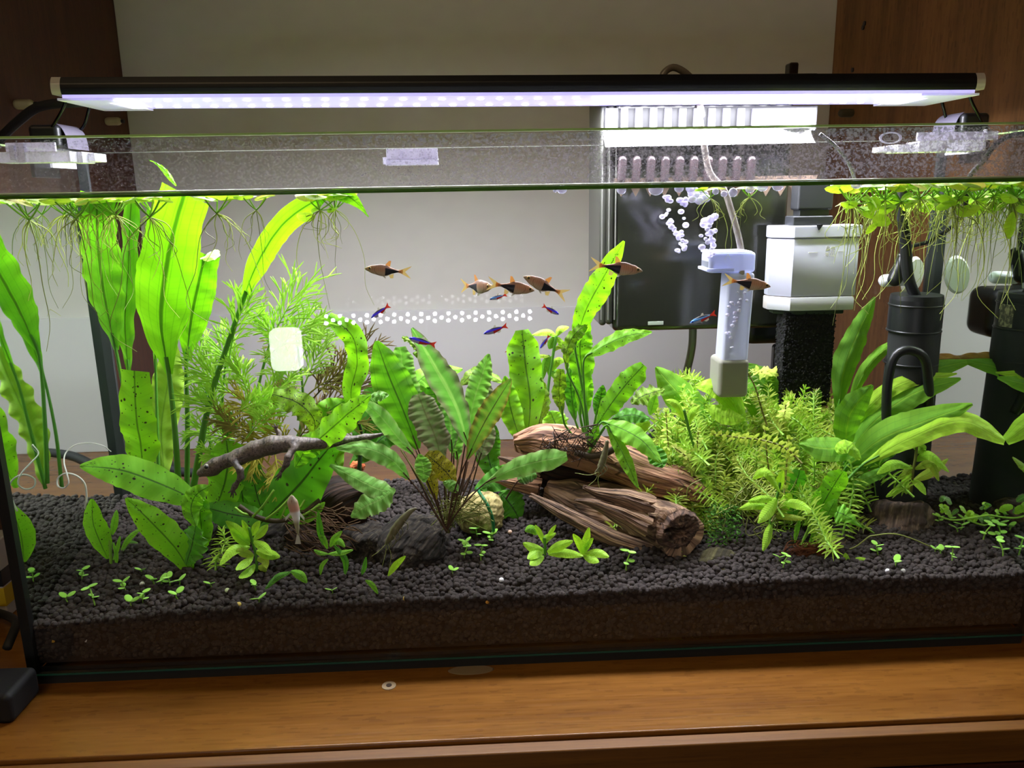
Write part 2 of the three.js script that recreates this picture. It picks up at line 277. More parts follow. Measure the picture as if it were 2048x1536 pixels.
for (const [x, z0, z1, label] of [[0, -0.182, -0.14, 'left'], [W - G, -0.19, -0.15, 'right']]) {
  const inn = x === 0 ? 1 : -1, c = x + G / 2;
  const t = thing('lamp_clamp', x === 0 ? 'dark plastic clamp on the glass rim beside two pale shelf pins' : 'dark plastic clamp on the glass rim above the curved grey cable', 'clamp', V(c, H, (z0 + z1) / 2));
  part('bracket', [span(c - 0.0125, c + 0.0125, H + 0.001, H + 0.021, z0, z1, 0.004), span(c - inn * 0.0125 - 0.002, c - inn * 0.0125 + 0.002, H - 0.022, H + 0.006, z0, z1, 0.001)], std({ color: 0x1a1a1d, roughness: 0.4 }), t);
  part('cover_sheet', surf(8, 1, (u, v) => { const a = u * 1.5; return V(c + inn * (0.006 + 0.0105 * Math.sin(a)), H + 0.0065 + 0.016 * Math.cos(a) - Math.max(0, u - 0.8) * 0.03, lerp(z0 - 0.002, z1 - 0.006, v)); }), std({ color: 0x5b5764, roughness: 0.35 }), t);
  part('pressure_plate', span(c + inn * 0.0035 - 0.001, c + inn * 0.0035 + 0.001, H - 0.014, H + 0.004, z0, z1), M.clear, t);
}
single('lamp_cable', tube([V(0.027, 0.448, -0.17), at(78, 214, -0.19), at(40, 240, -0.2), at(-10, 290, -0.22), at(-60, 360, -0.25)], 0.0042, 40, 10), M.blackMatte, 'black cable arching from the left end of the bar lamp', 'cable');

// ---------- clear lid clips ----------
function clip(label, boxes) { const c = thing('lid_clip', label, 'clip', boxes[0][2]); for (const [name, g] of boxes.map((b) => [b[0], b[1]])) part(name, g, M.clear, c); return c; }
{
  const p = (px, py, z) => at(px, py, z), q = (px0, px1, py0, py1, z, d, r = 0.0006) => { const a = p(px0, py1, z), b = p(px1, py0, z); return span(a.x, b.x, a.y, b.y, z - d, z, r); };
  clip('small clear plastic lid clip in the middle of the front glass', [['plate', q(773, 875, 296, 320, -0.0056, 0.002), p(824, 330, -0.01)], ['lip', q(771, 876, 315, 331, -0.0076, 0.009)], ['hook', q(766, 780, 314, 329, -0.0166, 0.003)], ['rib', q(800, 803, 302, 316, -0.0076, 0.004)], ['rib', q(850, 853, 302, 316, -0.0076, 0.004)]]);
  clip('stepped clear plastic lid clip at the left corner of the tank', [['plate', q(12, 108, 284, 306, -0.03, 0.003), p(90, 330, -0.03)], ['ledge', q(-10, 138, 302, 326, -0.028, 0.02)], ['step', q(136, 163, 303, 326, -0.04, 0.02)], ['step', q(160, 188, 306, 323, -0.05, 0.02)], ['post', q(36, 46, 285, 326, -0.027, 0.004)], ['rib', q(20, 26, 290, 320, -0.027, 0.006)]]);
  clip('stepped clear plastic lid clip near the right corner of the tank', [['plate', q(1835, 1998, 262, 282, -0.035, 0.003), p(1880, 306, -0.035)], ['ledge', q(1838, 1968, 280, 304, -0.033, 0.02)], ['step', q(1796, 1840, 288, 305, -0.045, 0.02)], ['step', q(1768, 1798, 292, 304, -0.055, 0.02)], ['post', q(1968, 1976, 258, 300, -0.031, 0.004)], ['rib', q(1890, 1896, 284, 300, -0.031, 0.006)]]);
}

// ---------- hang-on-back filter ----------
{
  const t = thing('hang_on_filter', 'dark smoky hang-on filter with white slotted outlet behind the glass', 'filter', V(0.58, 0.23, -0.25)), z = -D - 0.006;
  const q = (px0, px1, py0, py1, zf, d, r = 0.0008) => { const a = at((px0 + px1) / 2, py1, zf), b = at((px0 + px1) / 2, py0, zf), x0 = at(px0, (py0 + py1) / 2, zf).x, x1 = at(px1, (py0 + py1) / 2, zf).x; return span(x0, x1, a.y, b.y, zf - d, zf, r); };
  part('reservoir', q(1228, 1578, 166, 660, z, 0.085, 0.006), M.smoke, t);
  part('pump_chamber', [q(1200, 1216, 168, 652, z - 0.004, 0.08, 0.004), q(1214, 1229, 168, 650, z - 0.002, 0.07, 0.004)], M.smokeLight, t);
  for (const x of [1203, 1217, 1230]) part('moulded_rib', q(x, x + 2.5, 240, 640, z + 0.0012, 0.002, 0.0003), std({ color: 0x7a7a74, roughness: 0.3 }), t);
  part('motor_housing', q(1490, 1640, 590, 690, z - 0.03, 0.05, 0.012), M.black, t);
  part('lid', q(1216, 1640, 148, 168, z + 0.002, 0.1, 0.003), M.black, t);
  const tab = part('lid_tab', q(1580, 1598, 124, 152, z - 0.02, 0.014, 0.002), std({ color: 0x2a1d1d, roughness: 0.3 }), t);
  // the outlet reaches over the rim: slotted white grille, bright white chute, clear comb below
  const g = part('outlet_back', q(1208, 1634, 214, 262, z + 0.0005, 0.002, 0.0004), std({ color: 0x08080a, roughness: 0.5 }), t);
  for (let i = 0; i < 11; i++) { const a = 1211 + i * 29.2, b = i === 10 ? 1632 : a + (i === 0 ? 25 : 16) + (i === 0 ? 0 : 0); part('grille_bar', q(a + (i ? 1.5 : 0), b, 216, 262, z + 0.004, 0.0045, 0.0005), std({ color: 0x66646e, roughness: 0.45 }), g); }
  part('outlet_chute', (() => { const a = at(1211, 294, -D + 0.012), b = at(1632, 262, -D + 0.012), y0 = a.y, y1 = at(1420, 256, z).y; return surf(1, 6, (u, v) => V(lerp(a.x, b.x, u), lerp(y0 + u * 0.001, y1, v), lerp(-D + 0.012, z + 0.003, v) - 0.002 * Math.sin(v * Math.PI))); })(), M.white, t);
  part('flow_dome', new THREE.SphereGeometry(0.0135, 24, 14, 0, Math.PI * 2, 0, Math.PI / 2).scale(1, 1.35, 0.7).translate(at(1590, 258, z).x, at(1590, 258, z).y, z + 0.004), M.white, t);
  const comb = phys({ color: 0x5c4f52, roughness: 0.2, transmission: 0.6, thickness: 0 });
  for (let i = 0; i < 10; i++) { const a = 1231 + i * 28.6; part('comb_tube', place(new THREE.CapsuleGeometry(0.0042, 0.017, 4, 12), at(a + 13, 340, -D + 0.012), V(0.06, 1, 0)), comb, t); }
  const weir = new THREE.Shape(), a0 = at(1228, 366, -D + 0.009), wx = (i) => at(1228 + i * 29, 366, -D + 0.009).x; weir.moveTo(a0.x, a0.y + 0.004); for (let i = 0; i <= 13; i++) { weir.lineTo(wx(i), a0.y - 0.001 * i * 0.2); weir.lineTo(wx(i + 0.5), a0.y - 0.0125 - 0.0002 * i); } weir.lineTo(wx(14), a0.y + 0.004);
  part('zigzag_weir', new THREE.ExtrudeGeometry(weir, { depth: 0.0012, bevelEnabled: false }).translate(0, 0.0, -D + 0.0085), phys({ color: 0x8d7868, roughness: 0.35, transmission: 0.45, thickness: 0 }), t);
  part('level_mark', q(1296, 1327, 643, 650, z + 0.0006, 0.001, 0.0003), std({ color: 0xa6b2a4, roughness: 0.5 }), t);
  part('intake_strainer', q(1545, 1566, 690, 862, z - 0.01, 0.012, 0.004), M.black, t);
}
single('air_hose_arch', tube([at(1322, 165, -0.24), at(1328, 146, -0.24), at(1345, 135, -0.24), at(1365, 142, -0.24), at(1385, 160, -0.24), at(1395, 185, -0.22), at(1403, 230, -0.185)], 0.0034, 40, 10), phys({ color: 0xa49c90, roughness: 0.25, transmission: 0.4, thickness: 0 }), 'short clear air hose arching up behind the bar lamp', 'hose');

// ---------- white box filter inside the tank ----------
{
  const z = -0.162, B = (px, py, zz) => at(px, py, zz), t = thing('box_filter', 'white plastic box filter with raised characters above a black sponge', 'filter', V(0.66, 0.235, -0.14));
  // plan: a chamfered left corner, so the left facet turns away
  const prism = (xl, xc, xr, zl, zf, y0, y1, shrink = 0, r = 0.0012) => { const s = new THREE.Shape(); s.moveTo(xl, -zl); s.lineTo(xc, -zf); s.lineTo(xr, -zf); s.lineTo(xr, 0.188); s.lineTo(xl, 0.188); s.closePath(); return toCreasedNormals(new THREE.ExtrudeGeometry(s, { depth: y1 - y0 - 2 * r, bevelEnabled: true, bevelSize: r, bevelThickness: r, bevelSegments: 2, bevelOffset: -r }).rotateX(-Math.PI / 2).scale(1, 1, 1).translate(0, y0 + r, 0), 0.5); };
  // rotateX(-90) sends the shape's y to -z
  const xl = B(1538, 540, -0.178).x, xc = B(1584, 540, z).x, xr = B(1714, 540, z).x, y = (py) => B(1640, py, z).y;
  const stained = std({ map: pixelTex(256, 256, (u, v) => { const s = fbm(u * 9, v * 9, 4), k = smooth(0.56, 0.75, s); return mix3([186, 188, 190], [150, 124, 76], k * 0.6); }), roughness: 0.42 });
  const boxWhite = std({ color: 0xb6b8c6, roughness: 0.42 });
  part('lid', prism(xl - 0.001, xc, xr + 0.0015, -0.177, z + 0.001, y(476), y(451)), boxWhite, t);
  part('body', prism(xl, xc + 0.0005, xr, -0.178, z, y(593), y(477)), boxWhite, t);
  part('lower_rim', prism(xl - 0.0005, xc, xr - 0.001, -0.177, z + 0.0008, y(621), y(594)), stained, t);
  part('bottom_grille', prism(xl + 0.006, xc + 0.006, xr - 0.008, -0.178, z - 0.004, y(630), y(620)), std({ color: 0x2c3a26, roughness: 0.7 }), t);
  part('pump_outlet', [span(B(1600, 400, z).x, B(1671, 400, z).x, y(420), y(362), -0.185, z - 0.004, 0.002), span(B(1604, 430, z).x, B(1664, 430, z).x, y(438), y(418), -0.184, z - 0.006, 0.001), span(B(1588, 445, z).x, B(1668, 445, z).x, y(453), y(432), -0.185, z - 0.002, 0.0012)], M.darkGrey, t);
  const nt = V(B(1637, 455, z).x, y(454), z); part('lid_notch', new THREE.ConeGeometry(0.004, 0.006, 3).rotateX(Math.PI).translate(nt.x, nt.y - 0.0005, nt.z + 0.0008), M.darkGrey, t);
  // raised characters "minimum water level" with a rule to either side
  const S = [];
  const stroke = (x0, y0, x1, y1) => { const a = V(x0, y0, 0), b = V(x1, y1, 0), l = a.distanceTo(b); S.push(new THREE.BoxGeometry(l, 0.0007, 0.0007).rotateZ(Math.atan2(y1 - y0, x1 - x0)).translate((x0 + x1) / 2, (y0 + y1) / 2, z + 0.0002)); };
  const o = B(1660, 503, z), u = pxw(9.6, z);
  const glyph = (cx, cy, lines) => { for (const [a, b, c, d] of lines) stroke(o.x + (cx + a - 0.5) * u, o.y - (cy + b - 0.5) * u, o.x + (cx + c - 0.5) * u, o.y - (cy + d - 0.5) * u); };
  glyph(-0.55, -0.55, [[0.25, 0, 0.75, 0], [0.25, 0.2, 0.75, 0.2], [0.25, 0.38, 0.75, 0.38], [0.25, 0, 0.25, 0.38], [0.75, 0, 0.75, 0.38], [0.05, 0.52, 0.95, 0.52], [0.15, 0.52, 0.15, 0.95], [0.45, 0.52, 0.45, 0.95], [0.15, 0.7, 0.45, 0.7], [0.1, 0.9, 0.5, 0.85], [0.55, 0.65, 0.92, 0.65], [0.9, 0.65, 0.6, 0.95], [0.6, 0.72, 0.95, 0.95]]);
  glyph(0.55, -0.55, [[0.3, 0, 0.05, 0.4], [0.18, 0.25, 0.18, 1], [0.45, 0.12, 0.9, 0.05], [0.48, 0.12, 0.48, 0.85], [0.45, 0.45, 0.95, 0.45], [0.7, 0.1, 0.95, 0.8], [0.48, 0.85, 0.65, 0.75], [0.55, 0.95, 0.8, 0.95]]);
  glyph(-0.55, 0.55, [[0.5, 0, 0.5, 1], [0.5, 1, 0.38, 0.92], [0.05, 0.3, 0.4, 0.3], [0.4, 0.3, 0.05, 0.85], [0.9, 0.2, 0.58, 0.45], [0.55, 0.4, 0.95, 0.9]]);
  glyph(0.55, 0.55, [[0.3, 0, 0.05, 0.4], [0.18, 0.25, 0.18, 1], [0.68, 0, 0.72, 0.15], [0.42, 0.25, 0.98, 0.25], [0.52, 0.4, 0.6, 0.8], [0.88, 0.4, 0.78, 0.8], [0.38, 0.92, 1, 0.92]]);
  const a = B(1617, 505, z), b = B(1635, 505, z), c = B(1666 + 10, 503, z), d = B(1686, 503, z); stroke(a.x, a.y, b.x, b.y); stroke(c.x, c.y, d.x, d.y);
  part('raised_lettering', S, std({ color: 0xf6f6f2, roughness: 0.35 }), t);
  // the sponge: a porous block
  rnd = mulberry(44);
  const sx0 = B(1571, 700, z).x, sx1 = B(1671, 700, z).x, sy0 = B(1620, 815, z).y, sy1 = y(626), sg = [];
  const core = new THREE.BoxGeometry(sx1 - sx0, sy1 - sy0, 0.022, 40, 70, 12); { const p = core.attributes.position, n = core.attributes.normal; for (let i = 0; i < p.count; i++) { const k = (fbm(p.getX(i) * 700, p.getY(i) * 700, p.getZ(i) * 700, 2) - 0.6) * 0.0035; p.setXYZ(i, p.getX(i) + n.getX(i) * k, p.getY(i) + n.getY(i) * k, p.getZ(i) + n.getZ(i) * k); } core.computeVertexNormals(); core.translate((sx0 + sx1) / 2, (sy0 + sy1) / 2, z - 0.016); }
  sg.push(core);
  const bead = new THREE.IcosahedronGeometry(0.0009, 0); for (let i = 0; i < 1500; i++) { const side = rnd(), yy = rr(sy0, sy1); sg.push(bead.clone().scale(rr(0.6, 1.3), rr(0.6, 1.3), rr(0.6, 1.3)).translate(side < 0.15 ? sx0 : side < 0.3 ? sx1 : rr(sx0, sx1), yy, side < 0.3 ? rr(z - 0.026, z - 0.006) : z - 0.0048 + rr(-0.0008, 0.0008))); }
  part('sponge', sg, std({ color: 0x0d0e0c, roughness: 0.9 }), t);
}
// ---------- airlift box and its air tube ----------
{
  const z = -0.13, t = thing('airlift_filter', 'milky translucent airlift tube with a square outlet head', 'filter', V(0.6, 0.2, z));
  const q = (px0, px1, py0, py1, zf, d, r) => { const a = at((px0 + px1) / 2, py1, zf), b = at((px0 + px1) / 2, py0, zf), x0 = at(px0, (py0 + py1) / 2, zf).x, x1 = at(px1, (py0 + py1) / 2, zf).x; return span(x0, x1, a.y, b.y, zf - d, zf, r); };
  part('outlet_head', q(1418, 1512, 505, 546, z + 0.006, 0.026, 0.003), M.milky, t);
  part('head_lip', [q(1414, 1470, 537, 543, z + 0.008, 0.03, 0.0008), q(1420, 1505, 503, 508, z + 0.008, 0.03, 0.0008)], M.milky, t);
  part('outlet_mouth', q(1416, 1428, 522, 536, z + 0.004, 0.022, 0.001), std({ color: 0x6c7078, roughness: 0.5 }), t);
  const a = at(1480, 545, z), b = at(1466, 722, z), w = pxw(27, z);
  part('riser', (() => { const g = new RoundedBoxGeometry(2 * w, a.y - b.y, 0.024, 3, 0.003); g.applyMatrix4(new THREE.Matrix4().makeShear(0, 0, (a.x - b.x) / (a.y - b.y), 0, 0, 0)); return g.translate((a.x + b.x) / 2, (a.y + b.y) / 2, z - 0.006); })(), M.milky, t);
  part('sponge_holder', q(1438, 1498, 720, 796, z + 0.008, 0.032, 0.004), phys({ color: 0x9a9a88, roughness: 0.6, transmission: 0.35, thickness: 0 }), t);
  const hose = phys({ color: 0xb3a99a, roughness: 0.2, transmission: 0.35, thickness: 0 });
  part('inner_tube', tube([at(1484, 540, z + 0.004), at(1480, 600, z - 0.002), at(1468, 660, z - 0.002), at(1452, 722, z)], 0.0026, 24, 10), hose, t);
  single('air_tube', tube([at(1397, 222, -0.15), at(1408, 290, -0.145), at(1420, 345, -0.142), at(1448, 380, -0.135), at(1462, 420, -0.132), at(1476, 470, -0.13), at(1483, 506, -0.13)], 0.0029, 50, 12), phys({ color: 0xd8d2cc, roughness: 0.12, transmission: 0.8, thickness: 0, ior: 1.4 }), 'clear air tube running down from the lamp to the airlift', 'tube');
  // air bubbles: rising strings, foam under the outlet and beads inside the riser
  rnd = mulberry(91);
  const bub = phys({ color: 0xf4f2ff, roughness: 0.12, transmission: 0.5, thickness: 0, ior: 1.33, clearcoat: 1, clearcoatRoughness: 0.05 }), geo = new THREE.SphereGeometry(1, 14, 10);
  const B = (px, py, r, zz, label, group) => { const m = new THREE.Mesh(geo, bub); m.name = numbered('air_bubble'); const p = at(px, py, zz), R = pxw(r, zz); m.position.copy(p); m.scale.set(R * rr(0.9, 1.2), R * rr(0.75, 1), R); scene.add(m); tag(m, label, 'bubble', group); };
  const g1 = ['air bubble in the clump rising in front of the black filter', 'bubbles rising before the filter'], g2 = ['air bubble inside the milky airlift riser', 'bubbles in the riser'], g3 = ['air bubble clinging under the water line at the front glass', 'bubbles under the water line'];
  for (let i = 0; i < 26; i++) { const k = i / 25; B(1420 - 20 * (1 - k) * 0.3 + rr(-15, 13) + (k > 0.8 ? 12 * (k - 0.8) : 0), lerp(514, 432, k), rr(3.5, 8) + (k > 0.85 ? 3 : 0), -0.1 + rr(-0.006, 0.006), 'bubble of the right rising string just above the airlift mouth', 'right string of bubbles'); }
  for (let i = 0; i < 26; i++) { const k = i / 25; B(1358 - 18 * k + 12 * Math.sin(k * 5) + rr(-9, 9) + (k > 0.6 && rnd() > 0.6 ? 28 : 0), lerp(504, 420, k), rr(3, 6.5), -0.13 + rr(-0.006, 0.006), 'bubble of the left fainter string before the black filter', 'left string of bubbles'); }
  for (let i = 0; i < 16; i++) B(rr(1376, 1414), rr(376, 402), rr(5, 9), -0.07 + rr(-0.01, 0.01), 'bubble in the bright foam clump just under the surface', 'foam clump under the surface');
  for (let i = 0; i < 10; i++) B(rr(1330, 1372), rr(394, 412), rr(4, 7), -0.1, ...g1);
  for (let i = 0; i < 26; i++) { const k = rnd(); B(lerp(1478, 1466, k) + rr(-20, 18), lerp(575, 715, k), rr(2, 4.5), z + 0.0075, ...g2); }
  for (const [x, y, r] of [[1124, 379, 9], [1243, 380, 10], [1312, 378, 14], [1358, 377, 9], [1381, 377, 9], [1431, 383, 7], [1448, 388, 6], [1466, 385, 9], [1500, 378, 10], [1525, 374, 11], [1556, 371, 13], [1713, 368, 11], [1110, 381, 4]]) B(x, y, r, -0.011, ...g3);
}
// ---------- black canister with hose, probe and cable ----------
{
  const z = -0.125, c = at(1817, 760, z), r = pxw(51, z), yt = at(1817, 598, z).y, ym = at(1817, 660, z).y;
  const t = thing('black_canister', 'black ribbed cylinder filter standing in the right back corner', 'filter', V(c.x, 0.06, z));
  part('head', [cyl(r, r, yt - ym, c.x, (yt + ym) / 2, z, 40), cyl(r * 0.97, r, 0.004, c.x, yt + 0.002, z, 40)], M.black, t);
  part('body', cyl(r * 0.97, r * 1.1, ym - 0.055, c.x + 0.0012, (ym + 0.055) / 2, z, 40), M.blackMatte, t);
  for (let i = 0; i < 3; i++) part('ring', new THREE.TorusGeometry(r * 1.0, 0.001, 6, 40).rotateX(Math.PI / 2).translate(c.x, [ym, yt - 0.005, ym - 0.03][i], z), M.black, t);
  part('label_plate', surf(8, 1, (u, v) => { const a = lerp(0.95, 1.55, u); return V(c.x + Math.sin(a) * (r + 0.0004), lerp(ym + 0.002, yt - 0.006, v), z + Math.cos(a) * (r + 0.0004)); }), std({ map: pixelTex(64, 64, (u, v) => { const s = fbm(u * 9, v * 9, 8); return mix3([70, 66, 48], [150, 142, 104], smooth(0.35, 0.65, s)); }), roughness: 0.6 }), t);
  part('handle_loop', tube([at(1772, 850, z + 0.026), at(1776, 760, z + 0.028), at(1790, 712, z + 0.03), at(1812, 700, z + 0.032), at(1845, 712, z + 0.032), at(1856, 760, z + 0.028), at(1858, 830, z + 0.02)], 0.0042, 40, 10), M.black, t);
  part('pipe', tube([V(c.x, yt, z), at(1818, 560, z), at(1810, 480, z), at(1804, 420, z), at(1806, 372, z)], 0.0048, 40, 12), M.black, t);
  const p = thing('suction_cup', 'pale rubber suction cup on the back glass behind the black probe', 'suction cup', at(1815, 560, -D + G));
  part('cup', place(cyl(0.0165, 0.019, 0.004, 0, 0, 0, 32).scale(0.62, 1, 1), at(1826, 552, -D + 0.009), V(0.2, 0, 1)), std({ color: 0xe0e0da, roughness: 0.5 }), p);
  part('holder', place(new THREE.CapsuleGeometry(0.006, 0.02, 4, 14), at(1792, 560, -0.16), V(1, 0.05, 0.1)), std({ color: 0xe7e8f0, roughness: 0.45 }), p);
  const h = thing('thermometer_probe', 'small black probe on a thin cable beside the canister pipe', 'probe', at(1797, 545, -0.15));
  part('sensor', place(new THREE.CapsuleGeometry(0.0065, 0.022, 6, 16), at(1800, 536, -0.148), at(1811, 512, -0.148).sub(at(1789, 560, -0.148))), M.black, h);
  part('collar', place(new THREE.TorusGeometry(0.0048, 0.0012, 8, 20).rotateX(Math.PI / 2), at(1808, 514, -0.148), V(0.35, 0.8, 0)), std({ color: 0x777a78, roughness: 0.4 }), h);
  part('cable', tube([at(1808, 512, -0.148), at(1822, 494, -0.14), at(1855, 484, -0.13), at(1880, 470, -0.12), at(1910, 447, -0.1), at(1928, 420, -0.08), at(1934, 385, -0.06), at(1940, 352, -0.045), at(1968, 320, -0.03), at(1992, 288, -0.02), at(2020, 272, -0.016), at(2070, 266, -0.012)], 0.0019, 90, 8), std({ color: 0x23262a, roughness: 0.4 }), h);
  single('air_line', tube([at(1640, 268, -0.1), at(1668, 290, -0.1), at(1690, 315, -0.1), at(1706, 348, -0.1), at(1712, 385, -0.11)], 0.0016, 30, 8), std({ color: 0x55545c, roughness: 0.35 }), 'thin grey line dipping into the water right of the filter', 'hose');
  single('rubber_ring', new THREE.TorusGeometry(0.0062, 0.0009, 8, 30).scale(1.2, 0.6, 1).translate(...at(1781, 276, -0.006).toArray()), M.clear, 'small clear ring stuck to the upper front glass', 'ring');
}
// ---------- things beside and behind the tank ----------
{
  const a = atY(20, 1440, TABLE);
  const t = thing('power_adapter', 'black power adapter lying on the shelf at the lower left', 'adapter', V(a.x - 0.03, TABLE, a.z));
  part('case', span(a.x - 0.085, a.x + 0.006, TABLE, TABLE + 0.024, a.z - 0.034, a.z + 0.006, 0.005), std({ color: 0x0a0a0a, roughness: 0.7 }), t);
  part('cable', tube([at(14, 1296, 0.0), at(24, 1272, -0.01), at(32, 1250, -0.03), at(22, 1235, -0.07), at(-20, 1220, -0.12)], 0.0035, 24, 8), M.blackMatte, t);
  const b = atY(8, 1236, TABLE), c = thing('product_box', 'white box with a yellow and black label left of the tank', 'box', V(b.x - 0.04, TABLE, b.z - 0.02));
  part('carton', span(b.x - 0.09, b.x + 0.004, TABLE, TABLE + 0.075, b.z - 0.03, b.z, 0.0015), std({ color: 0xd8d8d2, roughness: 0.5 }), c);
  part('yellow_label', span(b.x - 0.088, b.x + 0.0046, TABLE + 0.012, TABLE + 0.03, b.z - 0.029, b.z + 0.0004, 0.0003), std({ color: 0xe0c020, roughness: 0.5 }), c);
  part('black_label', span(b.x - 0.088, b.x + 0.0046, TABLE + 0.0315, TABLE + 0.047, b.z - 0.029, b.z + 0.0004, 0.0003), std({ color: 0x15151a, roughness: 0.5 }), c);
  const k = thing('transformer', 'dark power brick behind the left part of the tank', 'transformer', V(0.02, TABLE, -0.3));
  part('case', span(at(238, 940, -0.29).x, at(300, 940, -0.29).x, TABLE, at(260, 872, -0.29).y, -0.34, -0.29, 0.006), M.blackMatte, k);
  part('grille', span(at(246, 940, -0.29).x, at(292, 940, -0.29).x, 0.03, at(260, 885, -0.29).y, -0.292, -0.288, 0.001), M.darkGrey, k);
  single('black_cable', tube([at(215, 790, -0.26), at(232, 808, -0.26), at(262, 842, -0.27), at(300, 872, -0.3), at(330, 915, -0.3), at(352, 960, -0.3), at(380, 1000, -0.3)], 0.0058, 50, 10), M.blackMatte, 'thick black cable sloping behind the tall strap leaves', 'cable');
  single('black_cable', tube([at(212, 905, -0.24), at(260, 918, -0.25), at(330, 938, -0.26), at(400, 945, -0.28), at(470, 925, -0.3), at(540, 900, -0.32), at(640, 885, -0.34)], 0.0052, 60, 10), M.blackMatte, 'black cable lying along the shelf behind the back glass', 'cable');
  single('black_cable', tube([at(1270, 905, -0.28), at(1300, 880, -0.28), at(1335, 850, -0.3), at(1380, 845, -0.32), at(1450, 870, -0.34)], 0.006, 40, 10), M.blackMatte, 'black cable behind the bushy stems at the right', 'cable');
  single('clear_hose', tube([at(1386, 640, -0.24), at(1384, 690, -0.24), at(1374, 740, -0.25), at(1355, 800, -0.27), at(1330, 860, -0.28)], 0.0042, 40, 10), phys({ color: 0x8d8d86, roughness: 0.3, transmission: 0.5, thickness: 0 }), 'grey clear hose hanging below the hang-on filter', 'hose');
  single('white_wire', tube([at(170, 1018, -0.06), at(173, 990, -0.06), at(168, 965, -0.06), at(152, 951, -0.06), at(130, 947, -0.06), at(115, 958, -0.06), at(116, 972, -0.058), at(128, 976, -0.056), at(137, 966, -0.055), at(133, 945, -0.058), at(128, 925, -0.065), at(132, 905, -0.075), at(150, 890, -0.08), at(178, 886, -0.09), at(205, 891, -0.1), at(222, 903, -0.11)], (s) => lerp(0.0008, 0.0004, s), 90, 6), std({ color: 0xd8d8d0, roughness: 0.4 }), 'thin white wire curled in a loop at the left back corner', 'wire');
}
// ---------- gravel ----------
const pick = (tab, x) => { for (let i = 1; i < tab.length; i++) if (x <= tab[i][0] || i === tab.length - 1) return lerp(tab[i - 1][1], tab[i][1], smooth(0, 1, (x - tab[i - 1][0]) / (tab[i][0] - tab[i - 1][0]))); };
const FRONT = [[0, 0.0385], [0.18, 0.047], [0.37, 0.048], [0.58, 0.0525], [0.82, 0.051]], BACK = [[0, 0.078], [0.18, 0.086], [0.4, 0.081], [0.64, 0.077], [0.82, 0.066]];
function soil(x, z) { const t = clamp(-z / 0.19); return lerp(pick(FRONT, x), pick(BACK, x), t) + 0.004 * (fbm(x * 14, z * 14, 3, 2) - 0.5) + 0.0045 * Math.sin(t * Math.PI); }
function atG(px, py) { let z = -G; for (let i = 0; i < 400; i++) { const p = at(px, py, z); if (p.y <= soil(p.x, z) || z < -0.185) return p; z -= 0.0005; } }
